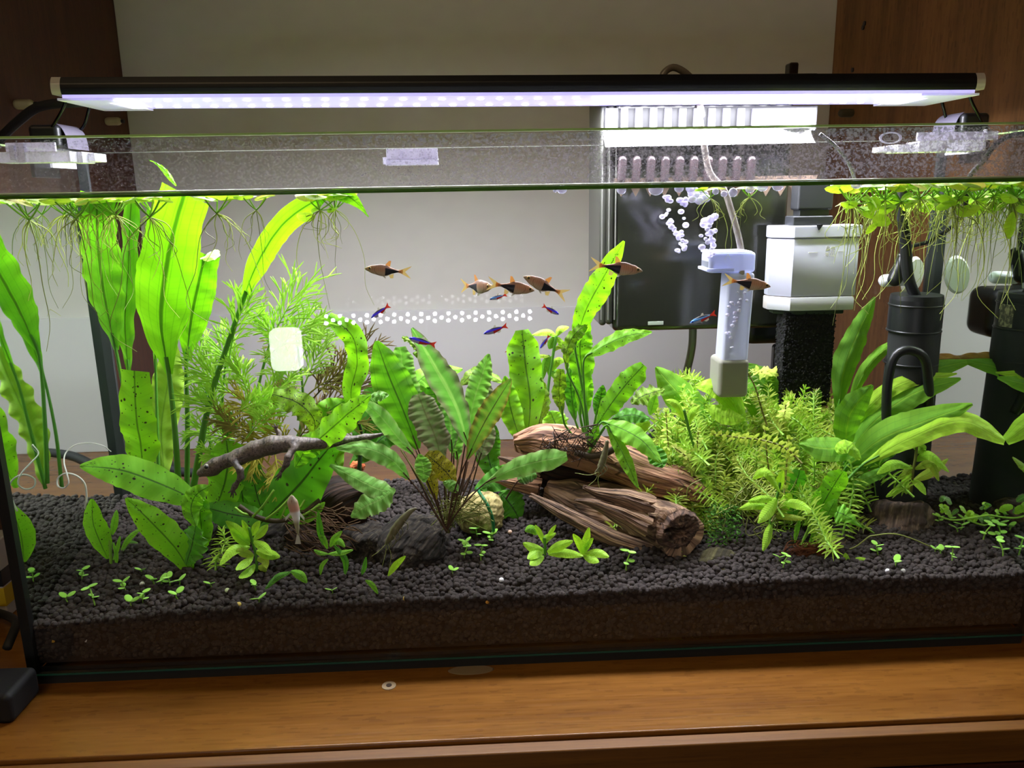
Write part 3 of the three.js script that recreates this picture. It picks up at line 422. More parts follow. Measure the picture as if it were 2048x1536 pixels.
{
  rnd = mulberry(5);
  const x0 = G + 0.0005, x1 = W - G - 0.0005, zf = -G - 0.0012, zb = -D + G + 0.001;
  const g = thing('gravel', 'dark brown round soil pellets covering the tank bottom', 'gravel', V(W / 2, 0.006, -D / 2)); g.userData.kind = 'stuff';
  const dirt = std({ map: pixelTex(256, 256, (u, v) => { const s = fbm(u * 60, v * 60, 6, 3); return mix3([24, 18, 15], [44, 35, 30], s); }), roughness: 0.95 });
  const top = surf(160, 40, (u, v) => { const x = lerp(x0, x1, u), z = lerp(zf, zb, v); return V(x, soil(x, z) - 0.0015, z); }, (u, v) => [u * 6, v * 1.5]);
  const wall = (f, n) => surf(n, 6, (u, v) => { const [x, z] = f(u); return V(x, lerp(0.007, soil(x, z) - 0.0015, v), z); }, (u, v) => [u * 6, v * 0.4]);
  part('bed', [top, wall((u) => [lerp(x0, x1, u), zf], 160), wall((u) => [x0, lerp(zf, zb, u)], 40), wall((u) => [x1, lerp(zf, zb, u)], 40), wall((u) => [lerp(x0, x1, u), zb], 160)], dirt, g);
  const ico = new THREE.IcosahedronGeometry(1, 2); { const p = ico.attributes.position; for (let i = 0; i < p.count; i++) { const k = 0.86 + 0.28 * noise(p.getX(i) * 1.6 + 5, p.getY(i) * 1.6 + 5, p.getZ(i) * 1.6 + 5); p.setXYZ(i, p.getX(i) * k, p.getY(i) * k * 0.92, p.getZ(i) * k); } ico.computeVertexNormals(); }
  const list = [], s = 0.0046;
  for (let layer = 0; layer < 2; layer++) for (let x = x0 + 0.002; x < x1 - 0.001; x += s) for (let z = zf - 0.0006; z > zb; z -= s) { const X = clamp(x + rr(-0.0018, 0.0018), x0 + 0.002, x1 - 0.002), Z = Math.min(zf - 0.0012, z + rr(-0.0018, 0.0018)); list.push([X, soil(X, Z) + (layer ? rr(-0.0016, 0.0012) : -0.0016), Z]); }
  for (let k = 0; k < 4; k++) for (let x = x0 + 0.002; x < x1 - 0.001; x += 0.0056) for (let y = 0.012; y < soil(x, zf) - 0.001; y += 0.006) list.push([clamp(x + rr(-0.003, 0.003), x0 + 0.002, x1 - 0.002), Math.min(y + rr(-0.003, 0.003), soil(x, zf) - 0.001), zf - 0.0012 - (k > 1 ? 0.0008 : 0)]);
  const inst = new THREE.InstancedMesh(ico, std({ color: 0xffffff, roughness: 0.92 }), list.length), m = new THREE.Matrix4(), q = new THREE.Quaternion(), c = new THREE.Color();
  list.forEach(([x, y, z], i) => { const r = rr(0.0019, 0.0031); q.setFromEuler(new THREE.Euler(rr(0, 6), rr(0, 6), rr(0, 6))); m.compose(V(x - g.position.x, y - g.position.y, z - g.position.z), q, V(r * rr(0.9, 1.15), r, r * rr(0.9, 1.1))); inst.setMatrixAt(i, m); const k = rr(0.75, 1.2); c.setRGB(0.036 * k, 0.0275 * k, 0.0235 * k); inst.setColorAt(i, c); });
  inst.name = 'pellets'; inst.userData.kind = 'stuff'; g.add(inst);
  // stray pale grains lying among the pellets
  const grit = [[478, 1213, 0xd8c060], [975, 1210, 0xd0a040], [105, 1288, 0xc8a030], [170, 1287, 0xd8d8d8], [808, 1205, 0xc8a840], [1003, 1164, 0xe8e8e8], [1775, 1146, 0xe0e0e0], [1806, 1146, 0xd8d8d8], [1020, 1068, 0xc8a890], [285, 1172, 0xdddddd], [455, 1185, 0xd8e8b8]];
  for (const [px, py, col] of grit) { const p = atG(px, py); p.z = Math.min(p.z, -0.0075); part('grit', new THREE.IcosahedronGeometry(0.0021, 1).translate(p.x, p.y + 0.0018, p.z), std({ color: col, roughness: 0.6 }), g); }
}

// ---------- wood and stones ----------
const barkMap = (dark, mid, light, seed) => pixelTex(512, 512, (u, v) => {
  const P = (f, n) => f(u) * (1 - smooth(0.85, 1, u)) + f(u - 1) * smooth(0.85, 1, u);
  const warp = 0.05 * noise(v * 5, 3, seed), s = P((x) => noise((x + warp) * 34, v * 5, seed) * 0.5 + noise((x + warp) * 90, v * 12, seed + 1) * 0.3 + noise((x + warp) * 180, v * 40, seed + 2) * 0.2);
  const crack = P((x) => noise((x + warp) * 22, v * 2.6, seed + 7)), blot = P((x) => fbm(x * 5, v * 3, seed + 4, 3));
  let c = mix3(dark, mid, smooth(0.25, 0.55, s)); c = mix3(c, light, smooth(0.5, 0.8, s) * smooth(0.3, 0.6, blot)); c = mix3(c, [dark[0] * 0.5, dark[1] * 0.5, dark[2] * 0.5], smooth(0.035, 0, Math.abs(crack - 0.5)) * 0.7);
  return c;
});
const barkBump = pixelTex(512, 512, (u, v) => { const w = 0.05 * noise(v * 5, 3, 50), s = 255 * (0.6 * noise((u + w) * 60, v * 8, 50) + 0.4 * noise((u + w) * 160, v * 30, 51)); return [s, s, s]; }, false);
M.bark = std({ map: barkMap([84, 64, 50], [150, 120, 94], [204, 172, 136], 20), bumpMap: barkBump, bumpScale: 0.0012, roughness: 0.85 });
M.barkRed = std({ map: barkMap([96, 66, 50], [166, 122, 92], [212, 170, 130], 40), bumpMap: barkBump, bumpScale: 0.0012, roughness: 0.85 });
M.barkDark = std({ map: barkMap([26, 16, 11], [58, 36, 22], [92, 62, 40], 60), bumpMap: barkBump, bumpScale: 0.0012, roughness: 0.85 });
// a weathered limb: pts are [frame x, frame y, depth, half height in frame pixels]
function limb(pts, { seed = 1, deep = 1, jag = 0.5, dents = [], k = 72, n = 120, ridge = 0.09 } = {}) {
  const c = new THREE.CatmullRomCurve3(pts.map(([x, y, z]) => at(x, y, z))), R = pts.map(([x, y, z, r]) => pxw(r, z)), len = c.getLength();
  const radius = (t) => { const f = t * (R.length - 1), i = Math.min(R.length - 2, Math.floor(f)); return lerp(R[i], R[i + 1], smooth(0, 1, f - i)); };
  return surf(k, n, (u, v) => {
    const a = u * Math.PI * 2, ca = Math.cos(a), sa = Math.sin(a), edge = Math.min(v, 1 - v), off = jag * radius(v) * (noise(ca * 2.5 + 9, sa * 2.5 + 9, seed) - 0.5) * 2 * smooth(0.25, 0, edge);
    const t = clamp(v + off / len), p = c.getPointAt(t), T = c.getTangentAt(t), N = V(0, 1, 0).addScaledVector(T, -T.y).normalize(), B = T.clone().cross(N);
    let r = radius(v) * (1.02 + 0.36 * (fbm(ca * 1.4 + 5, sa * 1.4 + 5, v * len * 22 + seed, 3) - 0.5));
    const g = noise(ca * 5 + 20, sa * 5 + 20, v * len * 9 + seed), h = noise(ca * 13 + 20, sa * 13 + 20, v * len * 18 + seed);
    r *= 1 + ridge * (Math.abs(g - 0.5) * 2 - 0.5) + 0.05 * (h - 0.5);
    for (const [dv, du, size, depth] of dents) { const w = ((u - du + 1.5) % 1) - 0.5, d = Math.hypot((v - dv) * len, w * 2 * Math.PI * radius(v)) / size; r *= 1 - depth * Math.exp(-d * d * d * d); }
    r *= edge < 0.012 ? Math.sqrt(edge / 0.012) * 0.999 + 0.001 : 1;
    return p.addScaledVector(N, ca * r).addScaledVector(B, sa * r * deep);
  }, (u, v) => [u, v * len * 6]);
}
{
  const t = thing('driftwood', 'large weathered driftwood log with a hollow end lying right of centre', 'driftwood', V(0.5, 0.06, -0.1));
  part('upper_slab', limb([[1028, 888, -0.125, 20], [1070, 884, -0.125, 40], [1150, 894, -0.12, 42], [1230, 925, -0.115, 40], [1310, 955, -0.1, 38], [1380, 978, -0.09, 32], [1418, 998, -0.085, 14]], { seed: 3, deep: 1.2, jag: 0.7 }), M.barkRed, t);
  part('lower_log', limb([[1090, 978, -0.125, 22], [1150, 1000, -0.115, 44], [1230, 1028, -0.1, 60], [1305, 1046, -0.08, 63], [1348, 1058, -0.06, 58], [1362, 1064, -0.044, 53]], { seed: 8, deep: 0.9, jag: 0.12, ridge: 0.045, dents: [[0.5, 0.13, 0.0055, 0.4], [0.66, 0.06, 0.004, 0.25], [0.72, 0.1, 0.003, 0.25]] }), M.bark, t);
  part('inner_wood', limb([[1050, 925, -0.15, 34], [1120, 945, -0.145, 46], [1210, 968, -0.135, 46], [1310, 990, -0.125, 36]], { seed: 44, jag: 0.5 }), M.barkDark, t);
  part('fork', limb([[1300, 1012, -0.06, 26], [1235, 994, -0.055, 22], [1190, 984, -0.054, 13], [1166, 974, -0.054, 5]], { seed: 12, jag: 0.9 }), M.bark, t);
  part('fork', limb([[1290, 1052, -0.052, 30], [1225, 1022, -0.05, 22], [1180, 1004, -0.05, 13], [1148, 1000, -0.05, 3]], { seed: 15, jag: 0.9 }), M.bark, t);
  part('splinter', limb([[1060, 990, -0.1, 6], [1140, 1032, -0.08, 15], [1230, 1078, -0.066, 20], [1330, 1104, -0.058, 16], [1390, 1104, -0.058, 6]], { seed: 18, jag: 0.9 }), M.bark, t);
  part('splinter', limb([[1075, 955, -0.13, 16], [1030, 926, -0.13, 12], [996, 914, -0.13, 3]], { seed: 21, jag: 1 }), M.bark, t);
  part('splinter', limb([[1080, 975, -0.12, 20], [1030, 965, -0.12, 17], [985, 960, -0.12, 4]], { seed: 25, jag: 1 }), M.barkRed, t);
  part('top_spur', limb([[1225, 920, -0.12, 18], [1268, 905, -0.118, 18], [1300, 915, -0.115, 12], [1312, 925, -0.115, 3]], { seed: 27, jag: 0.8 }), M.barkRed, t);
  part('top_spur', limb([[1325, 944, -0.1, 6], [1345, 940, -0.1, 14], [1385, 958, -0.096, 12], [1404, 972, -0.094, 4]], { seed: 29, jag: 0.8 }), M.barkRed, t);
  // the sawn-looking end with its rotted hollows
  const e = at(1364, 1064, -0.0415), rim = pxw(49, -0.042), n = V(0.36, -0.06, 0.93).normalize(), ux = V(0, 1, 0).cross(n).normalize(), uy = n.clone().cross(ux);
  const dip = (x, y, cx, cy, sx, sy) => { const d = ((x - cx) / sx) ** 2 + ((y - cy) / sy) ** 2; return Math.exp(-d * d); };
  part('hollow_end', surf(72, 40, (u, v) => { const a = u * Math.PI * 2, r = rim * v * (1 + 0.22 * (noise(Math.cos(a) * 2 + 4, Math.sin(a) * 2 + 4, 3) - 0.5)), x = Math.cos(a) * r * 1.12, y = Math.sin(a) * r * 0.94, h = Math.max(dip(x, y, -0.004, 0.004, 0.0105, 0.0024), dip(x, y, -0.003, -0.001, 0.008, 0.0018), dip(x, y, -0.0015, -0.0075, 0.0048, 0.0022), 0.7 * dip(x, y, -0.009, -0.0035, 0.003, 0.002)); return e.clone().addScaledVector(ux, x).addScaledVector(uy, y).addScaledVector(n, 0.0025 * (1 - v * v) - 0.03 * h - 0.004 * smooth(0.85, 1, v) + 0.0012 * (noise(x * 500, y * 900, 5) - 0.5)); }, (u, v) => [u, v * 0.6]), std({ map: barkMap([62, 46, 38], [104, 80, 64], [138, 110, 90], 80), bumpMap: barkBump, bumpScale: 0.0008, roughness: 0.9 }), t);
}
function stone(name, label, px, py, z, rx, ry, mat, seed, { flat = 1, rough = 0.35, sub = 24, group, category = 'stone', zr = 0.9 } = {}) {
  const p = at(px, py, z), a = pxw(rx, z), b = pxw(ry, z), g = mergeVertices(new THREE.IcosahedronGeometry(1, sub)), q = g.attributes.position;
  for (let i = 0; i < q.count; i++) { const x = q.getX(i), y = q.getY(i), w = q.getZ(i), k = 1 + rough * (fbm(x * 1.3 + seed, y * 1.3 + seed, w * 1.3 + seed, 3) - 0.5) * 2 + 0.09 * (fbm(x * 7 + seed, y * 7, w * 7, 2) - 0.5); q.setXYZ(i, x * k * a, Math.max(y, -flat) * k * b, w * k * a * zr); }
  g.computeVertexNormals(); const uv = new Float32Array(q.count * 2); for (let i = 0; i < q.count; i++) { uv[2 * i] = (q.getX(i) + q.getZ(i) * 0.7) * 18; uv[2 * i + 1] = (q.getY(i) + q.getZ(i) * 0.5) * 18; } g.setAttribute('uv', new THREE.BufferAttribute(uv, 2));
  g.translate(p.x, p.y, p.z);
  return single(name, g, mat, label, category, group);
}
const rockMap = (a, b, c, seed, f = 10) => pixelTex(256, 256, (u, v) => { const P = (x, y) => fbm(x * f, y * f, seed, 4), s = lerp(P(u, v), P(u - 1, v), smooth(0.8, 1, u)), k = noise(u * 70, v * 70, seed); return mix3(mix3(a, b, smooth(0.3, 0.6, s)), c, smooth(0.55, 0.85, s * 0.6 + k * 0.4)); });
const rockBump = pixelTex(256, 256, (u, v) => { const s = 255 * fbm(u * 26, v * 26, 14, 3); return [s, s, s]; }, false);
M.yellowStone = std({ map: rockMap([110, 98, 52], [164, 150, 92], [196, 186, 132], 31), bumpMap: rockBump, bumpScale: 0.001, roughness: 0.85 });
M.darkStone = std({ map: rockMap([26, 21, 16], [50, 43, 35], [96, 88, 72], 37, 22), bumpMap: rockBump, bumpScale: 0.0018, roughness: 0.95 });
M.brownStone = std({ map: rockMap([54, 42, 34], [88, 72, 60], [124, 106, 88], 53, 14), bumpMap: rockBump, bumpScale: 0.0014, roughness: 0.95 });
M.mossStone = std({ map: rockMap([46, 42, 26], [72, 68, 40], [100, 96, 58], 71, 18), bumpMap: rockBump, bumpScale: 0.0018, roughness: 0.95 });
{
  stone('stone', 'pale yellow stone tied with a green string in the middle', 962, 1030, -0.1, 54, 47, M.yellowStone, 4, { rough: 0.28 });
  single('green_string', tube([at(955, 978, -0.085), at(962, 990, -0.074), at(972, 1005, -0.068), at(981, 1025, -0.066), at(986, 1045, -0.068), at(987, 1068, -0.075)], 0.0015, 30, 8), std({ color: 0x12804a, roughness: 0.5 }), 'green rubber string tied over the pale yellow stone', 'string');
  stone('stone', 'dark crumbly stone under the brown stemmed centre plant', 822, 1098, -0.075, 92, 68, M.darkStone, 9, { rough: 0.24, sub: 40 });
  stone('stone', 'small dark stone between the wood chunk and the centre plant', 735, 1090, -0.075, 60, 48, M.darkStone, 17, { rough: 0.5 });
  stone('stone', 'rounded dark brown stone at the foot of the broad sword leaves', 1800, 1048, -0.1, 72, 54, M.brownStone, 13, { rough: 0.3 });
  stone('stone', 'flat moss covered stone in front of the log end', 1432, 1120, -0.045, 58, 24, M.mossStone, 22, { rough: 0.4 });
  stone('stone', 'dark stone half hidden under the bushy stems', 1530, 1075, -0.1, 120, 40, M.darkStone, 27, { rough: 0.5, sub: 30 });
  stone('stone', 'dark stone deep behind the left fern clump', 520, 1050, -0.13, 110, 48, M.darkStone, 33, { rough: 0.5, sub: 30 });
  stone('stone', 'low brown rubble stone beside the orange roots at the right', 1660, 1085, -0.075, 62, 26, M.brownStone, 41, { rough: 0.5 });
  stone('brick_piece', 'orange brick fragment glimpsed behind the fern leaves', 716, 932, -0.16, 15, 12, std({ map: rockMap([140, 60, 26], [196, 104, 56], [214, 140, 92], 91), roughness: 0.9 }), 51, { rough: 0.4, category: 'brick' });
  stone('clay_shard', 'terracotta shard at the back below the sword leaves', 1730, 946, -0.15, 14, 12, std({ color: 0xb0592c, roughness: 0.9 }), 52, { rough: 0.3, category: 'shard' });
  const t = thing('wood_chunk', 'dark wood chunk wrapped in roots below the spotted fern', 'driftwood', V(0.25, 0.055, -0.1));
  part('block', limb([[600, 1075, -0.1, 40], [640, 1040, -0.1, 62], [690, 1005, -0.1, 62], [735, 985, -0.1, 44]], { seed: 31, jag: 0.4, deep: 0.8 }), M.barkDark, t);
  part('block', limb([[585, 1050, -0.09, 30], [640, 1090, -0.085, 44], [690, 1095, -0.085, 36]], { seed: 36, jag: 0.6 }), M.barkDark, t);
  rnd = mulberry(19);
  const r = []; for (let i = 0; i < 90; i++) { const x = rr(560, 700), y = rr(1015, 1100), z = -0.06 + rr(-0.02, 0.012), a = rr(-0.6, 0.6), l = rr(20, 70); r.push(tube([at(x, y, z), at(x + l * 0.5 * Math.cos(a), y + l * 0.5 * Math.sin(a) + rr(2, 14), z + 0.006), at(x + l * Math.cos(a), y + l * Math.sin(a) + rr(6, 30), z + rr(-0.01, 0.006))], 0.00045, 8, 4)); }
  part('root_mat', r, std({ color: 0x5a4228, roughness: 0.9 }), t).userData.kind = 'stuff';
}
// ---------- leaf materials ----------
// u runs across the blade, v from base to tip; colours are the leaf's own: veins, midrib, spore dots, brown margins
function leafMap(base, edge, rib, o = {}) {
  const { seed = 1, dots = 0, side = 14, ribW = 0.02, long = 0, blotch = 0, blotchC = [120, 96, 60], brownEdge = 0, tame = 0 } = o, R = mulberry(seed * 77 + 3), D = [];
  for (let i = 0; i < dots; i++) D.push([0.06 + 0.88 * R(), R(), 0.004 + 0.011 * R() * R(), R()]);
  return pixelTex(160, 512, (u, v) => {
    const s = Math.abs(u - 0.5) * 2; let c = mix3(base, edge, clamp(s * s * 0.8 + 0.5 * (fbm(u * 6, v * 14, seed, 3) - 0.45)));
    const vein = Math.abs(((v - s * 0.06) * side + 0.15 * noise(u * 7, v * 20, seed)) % 1 - 0.5); c = mix3(c, [c[0] * 0.82, c[1] * 0.88, c[2] * 0.7], smooth(0.1, 0.0, vein) * 0.26);
    if (long) { const l = Math.abs((s * long) % 1 - 0.5); c = mix3(c, [c[0] * 0.72, c[1] * 0.84, c[2] * 0.6], smooth(0.07, 0, l) * 0.7); }
    if (blotch) c = mix3(c, blotchC, blotch * smooth(0.5, 0.72, fbm(u * 7, v * 18, seed + 9, 4)));
    if (brownEdge) c = mix3(c, blotchC, brownEdge * smooth(0.55, 1, s + 0.5 * (fbm(u * 5, v * 24, seed + 4, 3) - 0.5)));
    c = mix3(c, rib, smooth(ribW * 1.6, ribW * 0.6, Math.abs(u - 0.5)));
    for (const [du, dv, r, k] of D) { const a = (u - du) * 0.3, b = v - dv, d = Math.hypot(a, b * (0.7 + 0.6 * k)); if (d < r) c = mix3(c, [24, 34, 10], smooth(r, r * 0.55, d)); }
    return tame ? c : [Math.min(255, c[0] * 1.2 + 10), Math.min(255, c[1] * 1.12 + 4), c[2] * 0.72];
  });
}
const leafBump = pixelTex(128, 256, (u, v) => { const s = Math.abs(u - 0.5) * 2, vein = Math.abs(((v - s * 0.06) * 14) % 1 - 0.5), k = 255 * clamp(0.5 + 0.4 * smooth(0, 0.35, vein) + 0.3 * (fbm(u * 8, v * 24, 6, 2) - 0.5) - 0.3 * smooth(0.04, 0, Math.abs(u - 0.5))); return [k, k, k]; }, false);
const leafM = (map, o = {}) => phys({ map, bumpMap: leafBump, bumpScale: 0.00028, roughness: 1, clearcoat: 0.35, clearcoatRoughness: 0.35, transmission: 0.44, thickness: 0, ...o });
const L = {
  strap: leafM(leafMap([98, 186, 20], [114, 200, 30], [44, 104, 8], { seed: 2, side: 30, long: 3, ribW: 0.034 }), { bumpScale: 0.0003 }),
  strapDark: leafM(leafMap([78, 160, 26], [104, 184, 40], [46, 100, 12], { seed: 3, side: 26, long: 3, ribW: 0.03 }), { bumpScale: 0.0003 }),
  strapPale: leafM(leafMap([126, 190, 70], [150, 204, 94], [104, 164, 50], { seed: 4, side: 20 })),
  fern: leafM(leafMap([92, 176, 24], [112, 192, 36], [46, 104, 12], { seed: 5, dots: 46, side: 11 })),
  fernB: leafM(leafMap([100, 184, 26], [122, 200, 40], [60, 120, 16], { seed: 6, dots: 60, side: 12 })),
  fernDark: leafM(leafMap([58, 140, 18], [74, 156, 26], [26, 70, 10], { seed: 7, dots: 36, side: 12 })),
  fernPlain: leafM(leafMap([96, 180, 36], [120, 196, 56], [58, 122, 22], { seed: 8, dots: 6, side: 12 })),
  fernOld: leafM(leafMap([112, 170, 40], [90, 140, 30], [50, 84, 14], { seed: 9, dots: 150, side: 12, blotch: 0.4, blotchC: [66, 78, 26] })),
  crypt: leafM(leafMap([74, 154, 26], [96, 168, 44], [40, 90, 18], { seed: 10, side: 20, ribW: 0.016, long: 2 })),
  cryptPale: leafM(leafMap([104, 176, 58], [116, 150, 84], [140, 196, 84], { tame: 1, seed: 11, side: 20, ribW: 0.06, brownEdge: 0.7, blotchC: [116, 106, 82] })),
  cryptGreen: leafM(leafMap([112, 182, 54], [140, 194, 86], [134, 190, 76], { tame: 1, seed: 12, side: 18, ribW: 0.03, brownEdge: 0.2, blotchC: [170, 170, 110] })),
  cryptBrown: leafM(leafMap([112, 136, 76], [134, 136, 104], [104, 110, 62], { tame: 1, seed: 13, side: 18, blotch: 0.6, blotchC: [126, 112, 88], brownEdge: 0.4 })),
  cryptOlive: leafM(leafMap([92, 150, 36], [112, 126, 40], [56, 70, 20], { tame: 1, seed: 14, side: 18, brownEdge: 0.55, blotchC: [136, 104, 40], blotch: 0.25 })),
  cryptDotted: leafM(leafMap([150, 160, 26], [130, 140, 20], [70, 80, 14], { seed: 15, dots: 300, side: 16 })),
  sword: leafM(leafMap([92, 166, 22], [108, 178, 34], [120, 184, 46], { seed: 16, side: 16, ribW: 0.014, long: 2.5 })),
  swordBright: leafM(leafMap([140, 204, 44], [152, 214, 58], [124, 186, 36], { seed: 17, side: 14, long: 2.5, blotch: 0.25, blotchC: [108, 140, 34] })),
  swordDark: leafM(leafMap([78, 150, 20], [92, 164, 28], [100, 164, 36], { seed: 18, side: 16, long: 2.5 })),
  dead: leafM(leafMap([128, 110, 48], [164, 132, 72], [90, 70, 30], { seed: 19, side: 14, blotch: 0.6, blotchC: [120, 88, 40] })),
  hygro: leafM(leafMap([136, 206, 48], [150, 214, 64], [120, 190, 40], { seed: 20, side: 12, ribW: 0.03 })),
  hygroOld: leafM(leafMap([134, 184, 54], [150, 180, 66], [110, 150, 40], { seed: 21, side: 12, dots: 8 })),
  float: leafM(leafMap([150, 208, 56], [166, 216, 84], [140, 196, 50], { seed: 22, side: 8 })),
  floatPale: leafM(leafMap([188, 204, 128], [202, 204, 150], [180, 196, 120], { seed: 23, side: 8 })),
};
const stemM = (c) => std({ color: c, roughness: 0.6 });
const S = { green: stemM(0x4e8a20), bright: stemM(0x86b83a), dark: stemM(0x1d3a12), brown: stemM(0x4a2f1c), olive: stemM(0x6a6a24), root: phys({ color: 0xb8c45c, roughness: 0.7 }), rootDark: stemM(0x848e44), rhizome: stemM(0x3c3014) };

// ---------- leaves ----------
const PROF = {
  lance: (t) => Math.pow(Math.sin(Math.PI * clamp(0.02 + t * 0.97)), 0.8),
  strap: (t) => Math.min(smooth(-0.12, 0.42, t), 0.35 + 0.65 * smooth(1.04, 0.8, t)),
  cut: (t) => smooth(-0.12, 0.42, t) * (0.82 + 0.18 * smooth(1, 0.6, t)),
  low: (t) => Math.min(smooth(-0.1, 0.3, t), smooth(1.06, 0.25, t) * 1.0),
  high: (t) => Math.min(smooth(-0.2, 0.72, t), smooth(1.03, 0.72, t)),
  oval: (t) => Math.sqrt(Math.max(0, 1 - (2 * t - 1) * (2 * t - 1))),
};
let leafSeed = 1;
// pts: [frame x, frame y, depth] from base to tip; w: breadth in frame pixels
function leafGeo(pts, w, o = {}) {
  const { prof = 'lance', tilt = 0, up = 0.4, fold = 0.18, ruf = 0.12, rufN = 5, jag = 0.05, bump = 0.0006, nv = 44, nu = 8, world = false } = o, seed = leafSeed++ * 3.7, P = pts.map((p) => world ? p.clone() : at(p[0], p[1], p[2])), c = new THREE.CatmullRomCurve3(P), wid = world ? w : pxw(w, P[0].z), N0 = V(0, up, 1).normalize();
  const f = PROF[prof], half = wid / 2 / Math.max(0.55, Math.cos(tilt));
  return surf(nu, nv, (u, v) => {
    const p = c.getPoint(v), T = c.getTangent(v), s = (u - 0.5) * 2, N = N0.clone().addScaledVector(T, -N0.dot(T)).normalize().applyAxisAngle(T, tilt + 0.25 * (noise(v * 1.5, seed) - 0.5)), B = T.clone().cross(N).normalize();
    const e = Math.sign(s) * 7 + seed, ww = half * f(v) * (1 + jag * 2 * (noise(v * 26, e) - 0.5) + jag * 2 * (noise(v * 7, e + 3) - 0.5)) + 0.0003;
    const wave = ruf * half * s * s * f(v) * Math.sin(v * rufN * Math.PI * 2 + seed + (s > 0 ? 1.9 : 0));
    return p.addScaledVector(B, s * ww).addScaledVector(N, Math.abs(s) * ww * fold * -1 + wave + bump * 2 * (noise(u * 5 + seed, v * 16 + seed, 2) - 0.5));
  });
}
const deep = (pts, z) => pts.map((p, i) => [p[0], p[1], p.length > 2 ? p[2] : z]);
// rows: [material, breadth, depth of the base, forward shift of the tip, points, options, petiole points, petiole radius in frame pixels, petiole material]
function plant(t, rows, defStem = S.green, defR = 2.4) {
  for (const [m, w, z, dz, pts, o = {}, pet, pr = defR, pm = defStem] of rows) {
    const q = pts.map((p, i) => [p[0], p[1], z + dz * i / (pts.length - 1)]);
    const lf = part('leaf', leafGeo(q, w, o), m, t);
    if (pet) part('stem', tube([...pet.map((p) => at(p[0], p[1], p[2] ?? z)), at(q[0][0], q[0][1], q[0][2]), at(lerp(q[0][0], q[1][0], 0.35), lerp(q[0][1], q[1][1], 0.35), lerp(q[0][2], q[1][2], 0.35))], (k) => pxw(pr, z) * lerp(1, 0.6, k), 20, 7), pm, t);
  }
  return t;
}
const baseAt = (px, py, z) => { const p = at(px, py, z); return p; };

// 1 the tall strap leaves at the left
plant(thing('strap_plant', 'tall plant with broad lime green strap leaves reaching the water surface', 'plant', baseAt(340, 980, -0.12)), [
  [L.strap, 112, -0.105, 0.03, [[338, 748], [322, 650], [328, 560], [345, 470], [368, 388]], { prof: 'cut', ruf: 0.05, fold: 0.1, up: 0.2 }, [[358, 985], [350, 860]], 7, S.green],
  [L.strap, 64, -0.12, 0.01, [[373, 722], [382, 640], [396, 570], [410, 508]], { prof: 'cut', ruf: 0.08, up: 0.2, tilt: 0.2 }, [[374, 985], [375, 850]], 6, S.green],
  [L.strapPale, 36, -0.12, 0.02, [[410, 512], [418, 506], [428, 520]], { prof: 'oval', up: 1.4, nv: 12 }],
  [L.strapDark, 74, -0.14, 0.05, [[232, 700], [210, 600], [196, 500], [192, 392]], { prof: 'cut', ruf: 0.14, rufN: 6 }, [[290, 960], [262, 850]], 5, S.green],
  [L.strapDark, 36, -0.15, 0.02, [[258, 750], [250, 660], [256, 540], [262, 396]], { prof: 'cut', ruf: 0.22, rufN: 5 }, [[285, 970], [266, 860]], 4, S.green],
  [L.strapPale, 64, -0.155, 0.0, [[330, 960], [322, 860], [336, 760], [346, 672]], { prof: 'lance', ruf: 0.22, rufN: 7, tilt: 0.2 }],
  [L.strapDark, 17, -0.15, 0.02, [[312, 760], [307, 640], [302, 520], [298, 420]], { prof: 'strap', ruf: 0.3 }, [[318, 970], [315, 860]], 4],
  [L.strap, 40, -0.11, 0.05, [[482, 612], [514, 528], [568, 446], [650, 388]], { prof: 'strap', ruf: 0.05, tilt: 0.3 }, [[385, 985], [420, 800], [455, 690]], 7.5, S.green],
  [L.strap, 26, -0.06, 0.02, [[645, 389], [690, 390], [716, 408], [737, 434]], { prof: 'low', ruf: 0.05, tilt: 0.3 }],
  [L.strap, 9, -0.1, 0.0, [[352, 372], [335, 348], [318, 330], [298, 320]], { prof: 'low', ruf: 0.05, tilt: 0.5 }],
  [L.strapDark, 40, -0.16, 0.0, [[45, 700], [30, 560], [26, 430]], { prof: 'cut', ruf: 0.2 }],
]);
